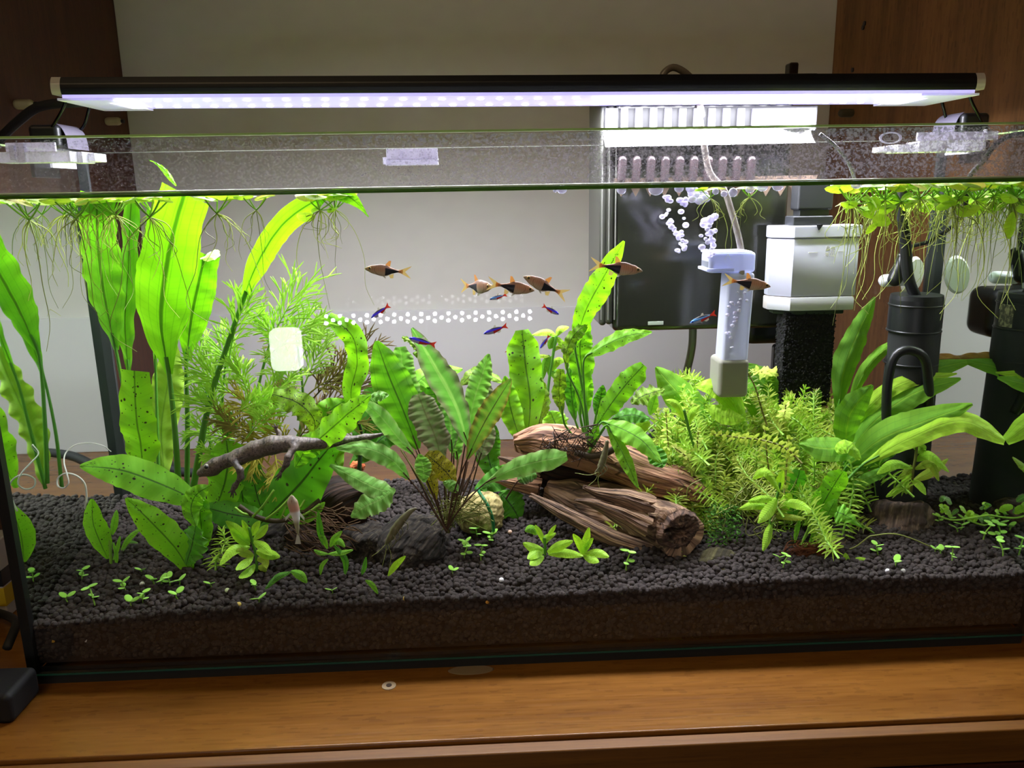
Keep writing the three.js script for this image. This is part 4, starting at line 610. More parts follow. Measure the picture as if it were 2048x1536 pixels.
// 2 the spotted fern clump at the left
plant(thing('java_fern', 'spotted dark dotted fern clump with broad leaves around the newt', 'plant', baseAt(470, 1040, -0.09)), [
  [L.fernB, 68, -0.11, 0.02, [[286, 968], [282, 900], [272, 830], [268, 742]], { prof: 'cut', ruf: 0.16, rufN: 4, up: 0.2 }],
  [L.fern, 70, -0.07, 0.03, [[412, 1010], [330, 972], [240, 940], [160, 932]], { prof: 'lance', ruf: 0.12, up: 0.7 }],
  [L.fern, 42, -0.055, 0.0, [[392, 1052], [382, 1018], [392, 990], [420, 972]], { prof: 'lance', ruf: 0.2, up: 0.6, tilt: 0.2 }],
  [L.fernB, 66, -0.06, 0.02, [[384, 1150], [350, 1096], [304, 1046], [252, 996]], { prof: 'lance', ruf: 0.08, up: 0.6 }],
  [L.fern, 46, -0.065, 0.0, [[384, 1120], [402, 1070], [400, 1020], [405, 985]], { prof: 'lance', ruf: 0.2 }],
  [L.fernDark, 62, -0.055, 0.0, [[372, 1130], [385, 1085], [392, 1050]], { prof: 'lance', ruf: 0.2, tilt: -0.4 }],
  [L.fernDark, 112, -0.075, 0.02, [[528, 1040], [590, 978], [650, 905], [700, 846]], { prof: 'low', ruf: 0.1, up: 0.5 }, [[515, 1050]]],
  [L.fernB, 58, -0.055, 0.02, [[605, 905], [650, 868], [695, 828], [742, 790]], { prof: 'lance', ruf: 0.14, up: 0.5, jag: 0.12 }],
  [L.fern, 50, -0.062, 0.0, [[590, 935], [620, 890], [660, 870]], { prof: 'lance', ruf: 0.1, up: 0.6 }],
  [L.fern, 80, -0.1, 0.0, [[425, 1030], [448, 970], [456, 915], [452, 880]], { prof: 'oval', ruf: 0.1 }],
  [L.fernDark, 70, -0.115, 0.0, [[490, 1030], [480, 960], [472, 905]], { prof: 'lance', ruf: 0.1 }],
  [L.fernDark, 60, -0.09, 0.0, [[545, 1040], [470, 1030], [400, 1012]], { prof: 'lance', ruf: 0.1, up: 0.9 }],
  [L.fernDark, 54, -0.1, 0.0, [[530, 1040], [510, 975], [500, 905]], { prof: 'lance', ruf: 0.12 }],
  [L.fernPlain, 40, -0.09, 0.0, [[552, 1038], [558, 985], [575, 930]], { prof: 'lance', ruf: 0.12 }],
  [L.fernPlain, 26, -0.06, 0.0, [[575, 1045], [620, 1030], [650, 1005]], { prof: 'lance', ruf: 0.1, up: 0.9 }],
  [L.fernOld, 44, -0.1, 0.02, [[622, 890], [628, 840], [595, 806], [545, 788]], { prof: 'strap', ruf: 0.3, jag: 0.2 }],
  [L.fernPlain, 54, -0.11, 0.0, [[662, 872], [656, 828], [690, 800]], { prof: 'lance', ruf: 0.3, jag: 0.12 }],
  [L.fernDark, 40, -0.13, 0.0, [[455, 880], [455, 850], [452, 818]], { prof: 'lance' }],
]);
{
  const t = scene.getObjectByName('java_fern');
  part('rhizome', tube([at(478, 1012, -0.06), at(510, 1032, -0.06), at(550, 1042, -0.058), at(600, 1030, -0.06), at(640, 1000, -0.065)], (k) => 0.0022, 24, 8), S.rhizome, t);
  for (const [a, b] of [[[505, 1034], [548, 980]], [[530, 1040], [585, 990]], [[560, 1040], [575, 1000]], [[580, 1036], [610, 1000]], [[590, 1036], [640, 1008]], [[470, 1015], [500, 1030]]]) part('stem', tube([at(...a, -0.058), at((a[0] + b[0]) / 2, (a[1] + b[1]) / 2 + 4, -0.056), at(...b, -0.06)], 0.0011, 10, 6), S.bright, t);
}
// 3 wavy spotted leaf standing alone
plant(thing('java_fern', 'single wavy spotted fern leaf on a dark stem left of the centre plant', 'plant', baseAt(720, 940, -0.13)), [
  [L.fernB, 44, -0.125, 0.01, [[724, 868], [702, 790], [714, 722], [704, 672], [656, 632]], { prof: 'strap', ruf: 0.28, rufN: 4 }, [[718, 945], [721, 910]], 5, S.dark],
  [L.fernDark, 74, -0.15, 0.0, [[715, 915], [735, 850], [760, 790], [775, 742]], { prof: 'lance', ruf: 0.1 }],
  [L.fernPlain, 70, -0.165, 0.0, [[790, 890], [770, 820], [752, 760]], { prof: 'lance', ruf: 0.16 }],
  [L.fernPlain, 60, -0.16, 0.0, [[680, 940], [662, 900], [690, 860]], { prof: 'lance', ruf: 0.2 }],
]);
// 4 the centre plant with brown stems
const cb = [893, 1062];
plant(thing('water_trumpet', 'centre plant of pale ruffled leaves on thin brown stems', 'plant', baseAt(893, 1060, -0.075)), [
  [L.crypt, 82, -0.085, 0.0, [[836, 898], [806, 820], [776, 748], [753, 682]], { prof: 'lance', ruf: 0.12, rufN: 6, up: 0.2 }, [cb, [868, 980]]],
  [L.cryptGreen, 50, -0.1, 0.0, [[830, 880], [822, 810], [806, 745], [800, 694]], { prof: 'strap', ruf: 0.2, rufN: 10, jag: 0.1 }, [cb, [865, 970]]],
  [L.cryptPale, 56, -0.07, 0.02, [[936, 892], [912, 812], [868, 730], [824, 656]], { prof: 'lance', ruf: 0.14, rufN: 10, jag: 0.1 }, [cb, [925, 960]]],
  [L.cryptGreen, 44, -0.085, 0.0, [[932, 880], [948, 800], [964, 750], [978, 708]], { prof: 'lance', ruf: 0.2, rufN: 10, jag: 0.1 }, [cb, [918, 960]]],
  [L.cryptBrown, 34, -0.1, 0.0, [[960, 880], [968, 800], [974, 752]], { prof: 'lance', ruf: 0.2, rufN: 9, jag: 0.1 }, [cb, [938, 960]]],
  [L.cryptOlive, 46, -0.06, 0.02, [[934, 918], [962, 858], [992, 805], [1022, 758]], { prof: 'lance', ruf: 0.18, rufN: 10, jag: 0.1 }, [cb, [908, 985]]],
  [L.cryptBrown, 60, -0.075, 0.0, [[886, 935], [872, 878], [852, 830], [836, 788]], { prof: 'strap', ruf: 0.2, rufN: 10, jag: 0.1 }, [cb, [890, 1000]]],
  [L.cryptPale, 36, -0.09, 0.0, [[904, 900], [900, 840], [888, 780]], { prof: 'lance', ruf: 0.2, rufN: 9, jag: 0.1 }, [cb, [898, 980]]],
  [L.cryptGreen, 34, -0.06, 0.02, [[826, 908], [790, 868], [755, 826], [716, 796]], { prof: 'lance', ruf: 0.15, up: 0.7 }, [cb, [862, 980]]],
  [L.cryptGreen, 22, -0.055, 0.0, [[730, 804], [755, 792], [778, 790]], { prof: 'lance', up: 0.9 }],
  [L.cryptGreen, 40, -0.055, 0.02, [[818, 958], [784, 920], [735, 897], [672, 896]], { prof: 'lance', ruf: 0.18, rufN: 6, up: 0.7 }, [cb, [860, 1010]]],
  [L.cryptDotted, 44, -0.065, 0.0, [[912, 968], [886, 938], [852, 908]], { prof: 'strap', ruf: 0.2 }, [cb, [905, 1010]]],
  [L.cryptDotted, 24, -0.06, 0.0, [[872, 1000], [862, 960], [848, 925]], { prof: 'lance', ruf: 0.2 }, [cb]],
  [L.cryptGreen, 34, -0.055, 0.0, [[848, 965], [846, 935], [838, 908]], { prof: 'lance', ruf: 0.2 }],
  [L.cryptGreen, 40, -0.05, 0.01, [[660, 930], [710, 955], [750, 975], [782, 985]], { prof: 'strap', up: 0.8, ruf: 0.08 }],
  [L.cryptGreen, 54, -0.04, 0.01, [[790, 978], [762, 998], [732, 1012], [702, 1034]], { prof: 'lance', up: 0.9, ruf: 0.2, jag: 0.2 }],
  [L.cryptGreen, 42, -0.06, 0.02, [[972, 965], [1030, 936], [1080, 922], [1134, 912]], { prof: 'strap', ruf: 0.12, rufN: 5, up: 0.6 }, [cb, [918, 1020]]],
  [L.cryptPale, 30, -0.075, 0.0, [[1036, 962], [1052, 952], [1074, 950]], { prof: 'oval', up: 0.6, ruf: 0.1, jag: 0.12 }, [[1012, 998], [1024, 978]]],
  [L.cryptBrown, 36, -0.085, 0.0, [[958, 920], [972, 880], [982, 842]], { prof: 'lance', ruf: 0.2 }, [cb, [938, 985]]],
  [L.cryptGreen, 38, -0.1, 0.0, [[915, 920], [908, 870], [900, 820]], { prof: 'lance', ruf: 0.2 }, [cb]],
  [L.cryptGreen, 24, -0.06, 0.0, [[915, 985], [905, 972], [886, 964]], { prof: 'lance', up: 0.8 }, [cb]],
], S.brown, 2.2);
{
  const t = scene.getObjectByName('water_trumpet'); rnd = mulberry(61);
  for (let i = 0; i < 12; i++) { const x = rr(800, 960), y = rr(890, 960); part('stem', tube([at(893 + rr(-6, 6), 1066, -0.075), at(lerp(893, x, 0.5) + rr(-8, 8), lerp(1062, y, 0.5), -0.08), at(x, y, -0.09)], 0.0007, 12, 5), i % 3 ? S.brown : S.olive, t); }
  const r = []; for (let i = 0; i < 40; i++) r.push(tube([at(rr(880, 925), rr(1025, 1062), -0.07), at(rr(870, 980), rr(985, 1030), -0.062), at(rr(860, 990), rr(1000, 1060), -0.06)], 0.00035, 8, 4)); part('root_mat', r, S.rootDark, t).userData.kind = 'stuff';
}
// 5 ferns at the back
plant(thing('java_fern', 'upright spotted fern leaves behind the left end of the driftwood log', 'plant', baseAt(1050, 890, -0.15)), [
  [L.fernB, 66, -0.15, 0.0, [[1054, 890], [1060, 800], [1050, 725], [1044, 660]], { prof: 'strap', ruf: 0.16, rufN: 4 }],
  [L.fernPlain, 46, -0.14, 0.0, [[1042, 885], [1022, 820], [1010, 752]], { prof: 'lance', ruf: 0.25 }],
  [L.fernOld, 30, -0.155, 0.0, [[1072, 880], [1084, 810], [1082, 755]], { prof: 'lance', ruf: 0.3, jag: 0.2 }],
]);
plant(thing('java_fern', 'low green fern leaves far behind the centre plant', 'plant', baseAt(870, 900, -0.165)), [
  [L.fernPlain, 44, -0.165, 0.0, [[815, 790], [850, 752], [925, 738]], { prof: 'lance', ruf: 0.15, up: 0.7 }],
  [L.fernDark, 60, -0.17, 0.0, [[900, 890], [870, 820], [862, 760]], { prof: 'lance', ruf: 0.15 }],
  [L.fernPlain, 36, -0.165, 0.0, [[815, 790], [860, 790], [890, 780]], { prof: 'lance', ruf: 0.15, up: 0.8 }],
  [L.fernOld, 30, -0.165, 0.0, [[920, 770], [955, 745], [1008, 765]], { prof: 'lance', ruf: 0.2, up: 0.8, jag: 0.2 }],
  [L.fernDark, 50, -0.16, 0.0, [[700, 930], [760, 880], [820, 830]], { prof: 'lance', ruf: 0.15 }],
  [L.fernDark, 54, -0.165, 0.0, [[990, 960], [975, 900], [990, 850]], { prof: 'lance', ruf: 0.15 }],
  [L.fernDark, 66, -0.11, 0.0, [[1000, 985], [1022, 1010], [1040, 1040]], { prof: 'lance', ruf: 0.15, up: 0.8 }],
  [L.fernDark, 50, -0.15, 0.0, [[950, 980], [1000, 955], [1020, 930]], { prof: 'lance', ruf: 0.2 }],
]);
// the thin dark sprig beside it
plant(thing('sprig', 'thin dark feathery sprig rising behind the neon fish', 'plant', baseAt(880, 800, -0.15)), [
  [L.fernOld, 20, -0.15, 0.0, [[868, 745], [845, 712], [826, 706]], { prof: 'lance', ruf: 0.2 }, [[905, 830], [880, 780]], 2, S.dark],
  [L.fernOld, 9, -0.15, 0.0, [[846, 716], [828, 690], [804, 674]], { prof: 'strap', ruf: 0.4, jag: 0.5 }],
  [L.fernOld, 8, -0.15, 0.0, [[838, 704], [834, 688], [838, 676]], { prof: 'strap', ruf: 0.4, jag: 0.5 }],
]);
// 6 tall fern on the driftwood
const fb = [1178, 905];
plant(thing('java_fern', 'tall spotted fern growing on top of the driftwood log', 'plant', baseAt(1180, 900, -0.11)), [
  [L.fernB, 50, -0.11, 0.02, [[1150, 690], [1172, 620], [1206, 556], [1248, 482]], { prof: 'lance', ruf: 0.12, rufN: 6, jag: 0.1 }, [fb, [1172, 820], [1158, 740]], 4, S.green],
  [L.fern, 46, -0.115, 0.0, [[1160, 830], [1164, 750], [1160, 690], [1172, 640]], { prof: 'strap', ruf: 0.2, rufN: 6, jag: 0.16 }, [fb], 4, S.green],
  [L.fernOld, 24, -0.105, 0.0, [[1134, 740], [1134, 700], [1150, 668], [1172, 650]], { prof: 'strap', ruf: 0.3, jag: 0.3 }, [fb, [1160, 800]]],
  [L.fernB, 34, -0.1, 0.02, [[1170, 714], [1212, 690], [1252, 672], [1304, 664]], { prof: 'lance', ruf: 0.12, up: 0.7, jag: 0.1 }, [fb, [1168, 780]]],
  [L.fern, 44, -0.105, 0.01, [[1190, 856], [1222, 808], [1256, 764], [1288, 730]], { prof: 'strap', ruf: 0.16, jag: 0.1 }, [fb]],
  [L.fernPlain, 48, -0.085, 0.02, [[1204, 844], [1245, 858], [1285, 882], [1322, 926]], { prof: 'lance', ruf: 0.1, up: 0.9 }, [fb]],
  [L.fernB, 28, -0.08, 0.02, [[1214, 850], [1238, 892], [1256, 930], [1276, 976]], { prof: 'lance', ruf: 0.1, up: 0.6 }, [fb]],
  [L.fernOld, 38, -0.11, 0.0, [[1262, 806], [1290, 790], [1330, 778]], { prof: 'lance', ruf: 0.3, jag: 0.3, up: 0.8 }],
  [L.fernOld, 26, -0.11, 0.0, [[1125, 830], [1118, 780], [1122, 738]], { prof: 'strap', ruf: 0.3, jag: 0.2 }, [fb, [1130, 850]]],
  [L.fernDark, 30, -0.12, 0.0, [[1150, 840], [1142, 780], [1140, 735]], { prof: 'lance', ruf: 0.3 }, [fb]],
  [L.fernDark, 26, -0.12, 0.0, [[1192, 830], [1200, 800], [1206, 770]], { prof: 'lance', ruf: 0.2 }, [fb]],
  [L.fern, 30, -0.125, 0.0, [[1172, 830], [1172, 780], [1176, 740]], { prof: 'lance', ruf: 0.2 }, [fb]],
  [L.fernPlain, 60, -0.13, 0.0, [[1130, 880], [1112, 850], [1100, 822]], { prof: 'lance', ruf: 0.2, up: 0.8 }],
  [L.fernDark, 34, -0.1, 0.0, [[1224, 838], [1262, 830], [1300, 838]], { prof: 'lance', ruf: 0.2, up: 0.9 }, [fb]],
  [L.fern, 20, -0.08, 0.0, [[1196, 850], [1186, 876], [1182, 900]], { prof: 'lance', up: 0.7 }],
  [L.fernDark, 40, -0.085, 0.01, [[1300, 890], [1316, 915], [1326, 935]], { prof: 'lance', up: 0.7 }],
], S.green, 3);
{ const t = scene.getObjectByName('java_fern_004'); rnd = mulberry(8); const r = []; for (let i = 0; i < 70; i++) { const x = rr(1090, 1200), y = rr(850, 900); r.push(tube([at(x, y, -0.085), at(x + rr(-24, 24), y + rr(-8, 20), -0.078), at(x + rr(-40, 40), y + rr(0, 44), -0.08)], 0.0004, 8, 4)); } part('root_mat', r, stemM(0x3a2414), t).userData.kind = 'stuff'; part('rhizome', tube([at(1150, 905, -0.085), at(1180, 912, -0.08), at(1215, 905, -0.078), at(1240, 890, -0.08)], 0.003, 20, 8), S.rhizome, t); }
// 7 broad sword plants
const sb = [1692, 962];
plant(thing('sword_plant', 'broad leaved sword plant spreading before the black canister', 'plant', baseAt(1692, 962, -0.1)), [
  [L.sword, 68, -0.085, 0.02, [[1690, 938], [1760, 880], [1840, 846], [1945, 808]], { prof: 'lance', ruf: 0.05, up: 0.6 }, [sb]],
  [L.swordBright, 46, -0.075, 0.02, [[1725, 930], [1820, 876], [1925, 842], [2010, 882]], { prof: 'strap', ruf: 0.05, up: 0.8 }, [sb]],
  [L.sword, 54, -0.1, 0.0, [[1690, 915], [1750, 842], [1830, 786], [1922, 757]], { prof: 'lance', ruf: 0.05, up: 0.7 }, [sb]],
  [L.swordBright, 34, -0.105, 0.0, [[1690, 900], [1730, 822], [1800, 768], [1914, 747]], { prof: 'lance', ruf: 0.05, up: 0.7 }, [sb]],
  [L.swordDark, 50, -0.12, 0.0, [[1720, 880], [1780, 790], [1860, 742], [1945, 721]], { prof: 'lance', ruf: 0.05, up: 0.7 }, [sb]],
  [L.sword, 24, -0.13, 0.0, [[1690, 860], [1720, 760], [1760, 706], [1822, 669]], { prof: 'lance', ruf: 0.05 }, [sb]],
  [L.swordDark, 48, -0.14, 0.0, [[1675, 830], [1688, 740], [1714, 670], [1750, 594]], { prof: 'lance', ruf: 0.08, jag: 0.1 }, [sb]],
  [L.swordDark, 60, -0.09, 0.0, [[1690, 905], [1700, 830], [1745, 770]], { prof: 'lance', ruf: 0.08 }, [sb]],
  [L.dead, 34, -0.13, 0.0, [[1800, 770], [1838, 728], [1890, 718], [1952, 720]], { prof: 'lance', ruf: 0.1, up: 0.9 }],
  [L.sword, 56, -0.075, 0.01, [[1720, 905], [1680, 898], [1640, 896], [1598, 888]], { prof: 'lance', ruf: 0.05, up: 0.7 }],
  [L.hygro, 30, -0.065, 0.0, [[1672, 904], [1694, 892], [1722, 918]], { prof: 'oval', up: 0.9 }],
  [L.swordDark, 40, -0.1, 0.0, [[1700, 950], [1760, 905], [1830, 875]], { prof: 'lance', up: 0.8 }, [sb]],
  [L.swordDark, 24, -0.08, 0.0, [[1695, 975], [1740, 955], [1790, 930]], { prof: 'lance', up: 0.8 }],
], S.green, 3.4);
plant(thing('sword_plant', 'broad green leaves standing behind the bushy stems', 'plant', baseAt(1470, 890, -0.165)), [
  [L.sword, 70, -0.16, 0.0, [[1460, 900], [1400, 830], [1350, 780], [1312, 734]], { prof: 'lance', ruf: 0.05, up: 0.6 }],
  [L.swordBright, 50, -0.14, 0.0, [[1490, 860], [1465, 800], [1430, 775], [1390, 772]], { prof: 'lance', ruf: 0.05, up: 0.8 }],
  [L.sword, 62, -0.165, 0.0, [[1540, 880], [1515, 800], [1480, 760], [1436, 734]], { prof: 'lance', ruf: 0.05, up: 0.6 }],
  [L.swordDark, 64, -0.17, 0.0, [[1570, 870], [1545, 800], [1520, 760], [1490, 728]], { prof: 'lance', ruf: 0.05 }],
  [L.swordBright, 40, -0.13, 0.0, [[1410, 812], [1450, 830], [1490, 838]], { prof: 'lance', ruf: 0.05, up: 0.9 }],
  [L.swordDark, 40, -0.17, 0.0, [[1470, 900], [1420, 870], [1400, 830]], { prof: 'lance' }],
  [L.swordDark, 60, -0.165, 0.0, [[1600, 900], [1610, 830], [1640, 780]], { prof: 'lance' }],
], S.green, 3.4);
// 8 spotted fern at the lower right
plant(thing('java_fern', 'spotted fern with orange roots at the lower right', 'plant', baseAt(1615, 1110, -0.055)), [
  [L.fernDark, 46, -0.065, 0.0, [[1588, 1040], [1586, 990], [1600, 940]], { prof: 'strap', ruf: 0.1 }],
  [L.fern, 46, -0.06, 0.01, [[1630, 1044], [1648, 1004], [1668, 970], [1686, 942]], { prof: 'strap', ruf: 0.1 }, [[1600, 1095], [1615, 1065]]],
  [L.fernPlain, 28, -0.05, 0.0, [[1650, 1040], [1660, 1020], [1672, 998]], { prof: 'lance', up: 0.6 }, [[1600, 1090], [1630, 1050]]],
  [L.fernPlain, 48, -0.065, 0.01, [[1668, 1022], [1690, 1030], [1726, 1056]], { prof: 'low', up: 0.8, jag: 0.14, ruf: 0.2 }],
  [L.fernPlain, 18, -0.05, 0.0, [[1628, 1030], [1632, 1000], [1640, 975]], { prof: 'lance' }, [[1604, 1085]]],
  [L.fernPlain, 10, -0.045, 0.0, [[1618, 1090], [1626, 1075], [1626, 1058]], { prof: 'lance' }],
  [L.fernPlain, 10, -0.045, 0.0, [[1590, 1085], [1594, 1060], [1600, 1040]], { prof: 'lance' }],
], S.bright, 2.6);
{ const t = scene.getObjectByName('java_fern_005'); rnd = mulberry(88); const r = []; for (let i = 0; i < 150; i++) { const x = rr(1596, 1664), y = rr(1080, 1112); r.push(tube([at(x, y, -0.045), at(x + rr(-26, 26), y + rr(2, 22), -0.038), at(x + rr(-46, 40), y + rr(4, 40), -0.036)], 0.0004, 8, 4)); } part('root_mat', r, stemM(0x6a3410), t).userData.kind = 'stuff'; part('rhizome', tube([at(1596, 1098, -0.05), at(1610, 1092, -0.048), at(1622, 1092, -0.048)], 0.003, 10, 8), S.bright, t); for (const [a, b, c] of [[[1740, 1072], [1790, 1068], [1900, 1110]], [[1660, 1090], [1700, 1098], [1740, 1072]]]) part('root', tube([at(...a, -0.05), at(...b, -0.045), at(...c, -0.04)], 0.0006, 20, 5), S.rootDark, t); }
// ---------- finely forked water sprite ----------
function ribbon(a, b, w, bend, N) {   // a narrow flat segment from a to b, arched towards N
  const m = a.clone().lerp(b, 0.5).addScaledVector(N, bend), d = b.clone().sub(a), B = d.clone().cross(V(0, 0.3, 1)).normalize(), pos = [], idx = [];
  for (let i = 0; i <= 4; i++) { const t = i / 4, p = a.clone().multiplyScalar((1 - t) * (1 - t)).addScaledVector(m, 2 * t * (1 - t)).addScaledVector(b, t * t), h = w * 0.5 * (i === 4 ? 0.25 : 1 - 0.25 * t); for (const s of [-1, 0, 1]) { const q = p.clone().addScaledVector(B, s * h).add(V(0, 0, s === 0 ? h * 0.5 : 0)); pos.push(q.x, q.y, q.z); } }
  for (let i = 0; i < 4; i++) for (let j = 0; j < 2; j++) { const k = i * 3 + j; idx.push(k, k + 1, k + 3, k + 3, k + 1, k + 4); }
  const g = new THREE.BufferGeometry(); g.setAttribute('position', new THREE.Float32BufferAttribute(pos, 3)); g.setAttribute('uv', new THREE.Float32BufferAttribute(new Float32Array(pos.length / 3 * 2), 2)); g.setIndex(idx); g.computeVertexNormals(); return g;
}
function frond(a, b, width, z, dense = 1) {
  const A = at(...a, z), Bp = at(...b, z + rr(-0.012, 0.018)), out = [], len = A.distanceTo(Bp), dir = Bp.clone().sub(A).normalize(), side = dir.clone().cross(V(rr(-0.3, 0.3), 0.25, 1)).normalize(), lift = V(rr(-0.1, 0.1), 0.12, 0.1).multiplyScalar(len);
  const P = (t) => A.clone().lerp(Bp, t).addScaledVector(lift, 4 * t * (1 - t) * 0.35);
  out.push(tube([P(0), P(0.33), P(0.66), P(0.97)], (t) => lerp(0.0009, 0.0004, t), 10, 5));
  const n = Math.round(7 * dense), half = pxw(width, z) / 2;
  for (let i = 0; i < n; i++) for (const s of [-1, 1]) {
    const t = 0.22 + 0.76 * (i + (s > 0 ? 0.4 : 0)) / n, o = P(Math.min(t, 0.98)), l = half * (0.45 + 0.9 * Math.sin(Math.PI * clamp(1.05 - t * 0.75))) * rr(0.75, 1.2), d = side.clone().multiplyScalar(s * lerp(0.85, 0.35, t)).addScaledVector(dir, lerp(0.55, 1, t)).add(V(0, 0, rr(-0.4, 0.5))).normalize(), mid = o.clone().addScaledVector(d, l * 0.45);
    out.push(ribbon(o, mid, 0.0016, 0, dir));
    for (let k = 0; k < 3; k++) { const e = d.clone().addScaledVector(dir, (k - 0.7) * 0.55).addScaledVector(side, s * (1 - k) * 0.15).add(V(0, rr(-0.1, 0.1), rr(-0.35, 0.35))).normalize(), c = mid.clone().addScaledVector(d, -l * 0.12 * k), tip = c.clone().addScaledVector(e, l * rr(0.45, 0.75)); out.push(ribbon(c, tip, 0.0014, l * 0.05, V(0, 1, 0))); if (l > 0.008) { const f = c.clone().lerp(tip, 0.5); out.push(ribbon(f, f.clone().addScaledVector(e.clone().addScaledVector(side, (k % 2 ? 0.6 : -0.6)).normalize(), l * 0.34), 0.0012, 0, dir)); } }
  }
  return merged(out);
}
{
  rnd = mulberry(303);
  const t = thing('water_sprite', 'finely forked feathery plant, bright green on top and rusty below', 'plant', baseAt(500, 970, -0.13));
  const fr = (c) => phys({ color: c, roughness: 1, transmission: 0.35, thickness: 0 });
  const bright = fr(0xa6de3e), mid = fr(0x9cc844), rust = fr(0x8f8a3a), yellow = fr(0xb2ac34), brown = fr(0x6e5a2c);
  for (const [p, z, r] of [[[[486, 975], [500, 870], [520, 760], [548, 660]], -0.13, 4], [[[470, 975], [446, 860], [450, 740], [470, 650]], -0.135, 3.4], [[[585, 950], [606, 800], [596, 700], [590, 640]], -0.14, 3.4], [[[430, 950], [416, 850], [412, 780]], -0.14, 3], [[[560, 960], [600, 860], [640, 800]], -0.145, 2.6]]) part('stem', tube(p.map((q) => at(...q, z)), (k) => pxw(r, z) * lerp(1, 0.6, k), 24, 7), S.green, t);
  for (const [a, b, w, z, m] of [
    [[455, 735], [492, 602], 100, -0.12, bright], [[540, 690], [600, 582], 120, -0.12, bright], [[530, 720], [622, 640], 100, -0.115, bright], [[480, 800], [392, 735], 90, -0.12, bright], [[490, 850], [398, 800], 90, -0.115, bright], [[500, 830], [565, 762], 90, -0.105, bright], [[470, 880], [392, 860], 70, -0.12, bright], [[490, 880], [545, 812], 90, -0.1, bright], [[440, 850], [405, 765], 70, -0.13, bright], [[500, 780], [436, 690], 90, -0.12, bright], [[470, 830], [530, 800], 80, -0.1, bright], [[450, 780], [400, 690], 60, -0.13, mid], [[500, 800], [470, 730], 70, -0.11, bright], [[560, 700], [520, 640], 70, -0.13, bright], [[470, 920], [420, 910], 60, -0.11, bright],
    [[600, 800], [556, 712], 90, -0.135, mid], [[610, 815], [738, 692], 110, -0.14, brown], [[612, 850], [724, 765], 120, -0.145, brown], [[610, 875], [708, 842], 100, -0.14, rust], [[560, 850], [482, 806], 90, -0.11, yellow], [[530, 880], [446, 842], 80, -0.11, rust], [[570, 890], [500, 886], 90, -0.1, yellow], [[604, 780], [646, 684], 90, -0.14, mid], [[600, 760], [560, 690], 70, -0.14, rust], [[550, 905], [566, 975], 70, -0.1, yellow], [[540, 870], [500, 930], 70, -0.11, yellow], [[615, 790], [700, 740], 90, -0.14, rust], [[605, 830], [560, 790], 80, -0.13, rust], [[590, 890], [640, 830], 80, -0.13, rust], [[600, 720], [650, 650], 70, -0.145, mid], [[580, 900], [540, 850], 80, -0.11, yellow], [[520, 940], [560, 990], 60, -0.1, yellow]]) part('frond', frond(a, b, w, z), m, t);
}
// ---------- bushy stems with needle whorls ----------
function whorlStem(len, lean, per, n, leafL, leafW, oval, seed) {
  rnd = mulberry(seed); const stem = [], leaves = [], pts = []; for (let i = 0; i <= 4; i++) { const t = i / 4; pts.push(V(lean * t * t + 0.004 * Math.sin(t * 5 + seed), len * t, 0.3 * lean * t * Math.sin(seed))); }
  const c = new THREE.CatmullRomCurve3(pts); stem.push(tube(pts, (t) => lerp(0.0011, 0.0007, t), 12, 5));
  for (let i = 0; i < n; i++) {
    const t = 0.12 + 0.88 * i / (n - 1), p = c.getPoint(t), top = smooth(0.75, 1, t), a0 = rr(0, 6);
    for (let k = 0; k < per; k++) { const a = a0 + k / per * Math.PI * 2 + rr(-0.2, 0.2), up = lerp(0.05, 1.1, top) + rr(-0.2, 0.2), d = V(Math.cos(a), up, Math.sin(a)).normalize(), l = leafL * lerp(1, 0.6, top) * rr(0.75, 1.15), q = p.clone().addScaledVector(d, l).add(V(0, -0.12 * l, 0));
      leaves.push(oval ? leafGeo([p, p.clone().lerp(q, 0.5).add(V(0, l * 0.08, 0)), q], leafW, { world: true, prof: 'lance', nv: 6, nu: 2, up: 2, ruf: 0, jag: 0, bump: 0 }) : ribbon(p, q, leafW, l * 0.12, V(0, 1, 0))); }
  }
  return [merged(stem), merged(leaves)];
}
const needleM = [0xb4d848, 0xa6d03c, 0xc0d452, 0xb0c048].map((c) => phys({ color: c, roughness: 1, transmission: 0.38, thickness: 0 }));
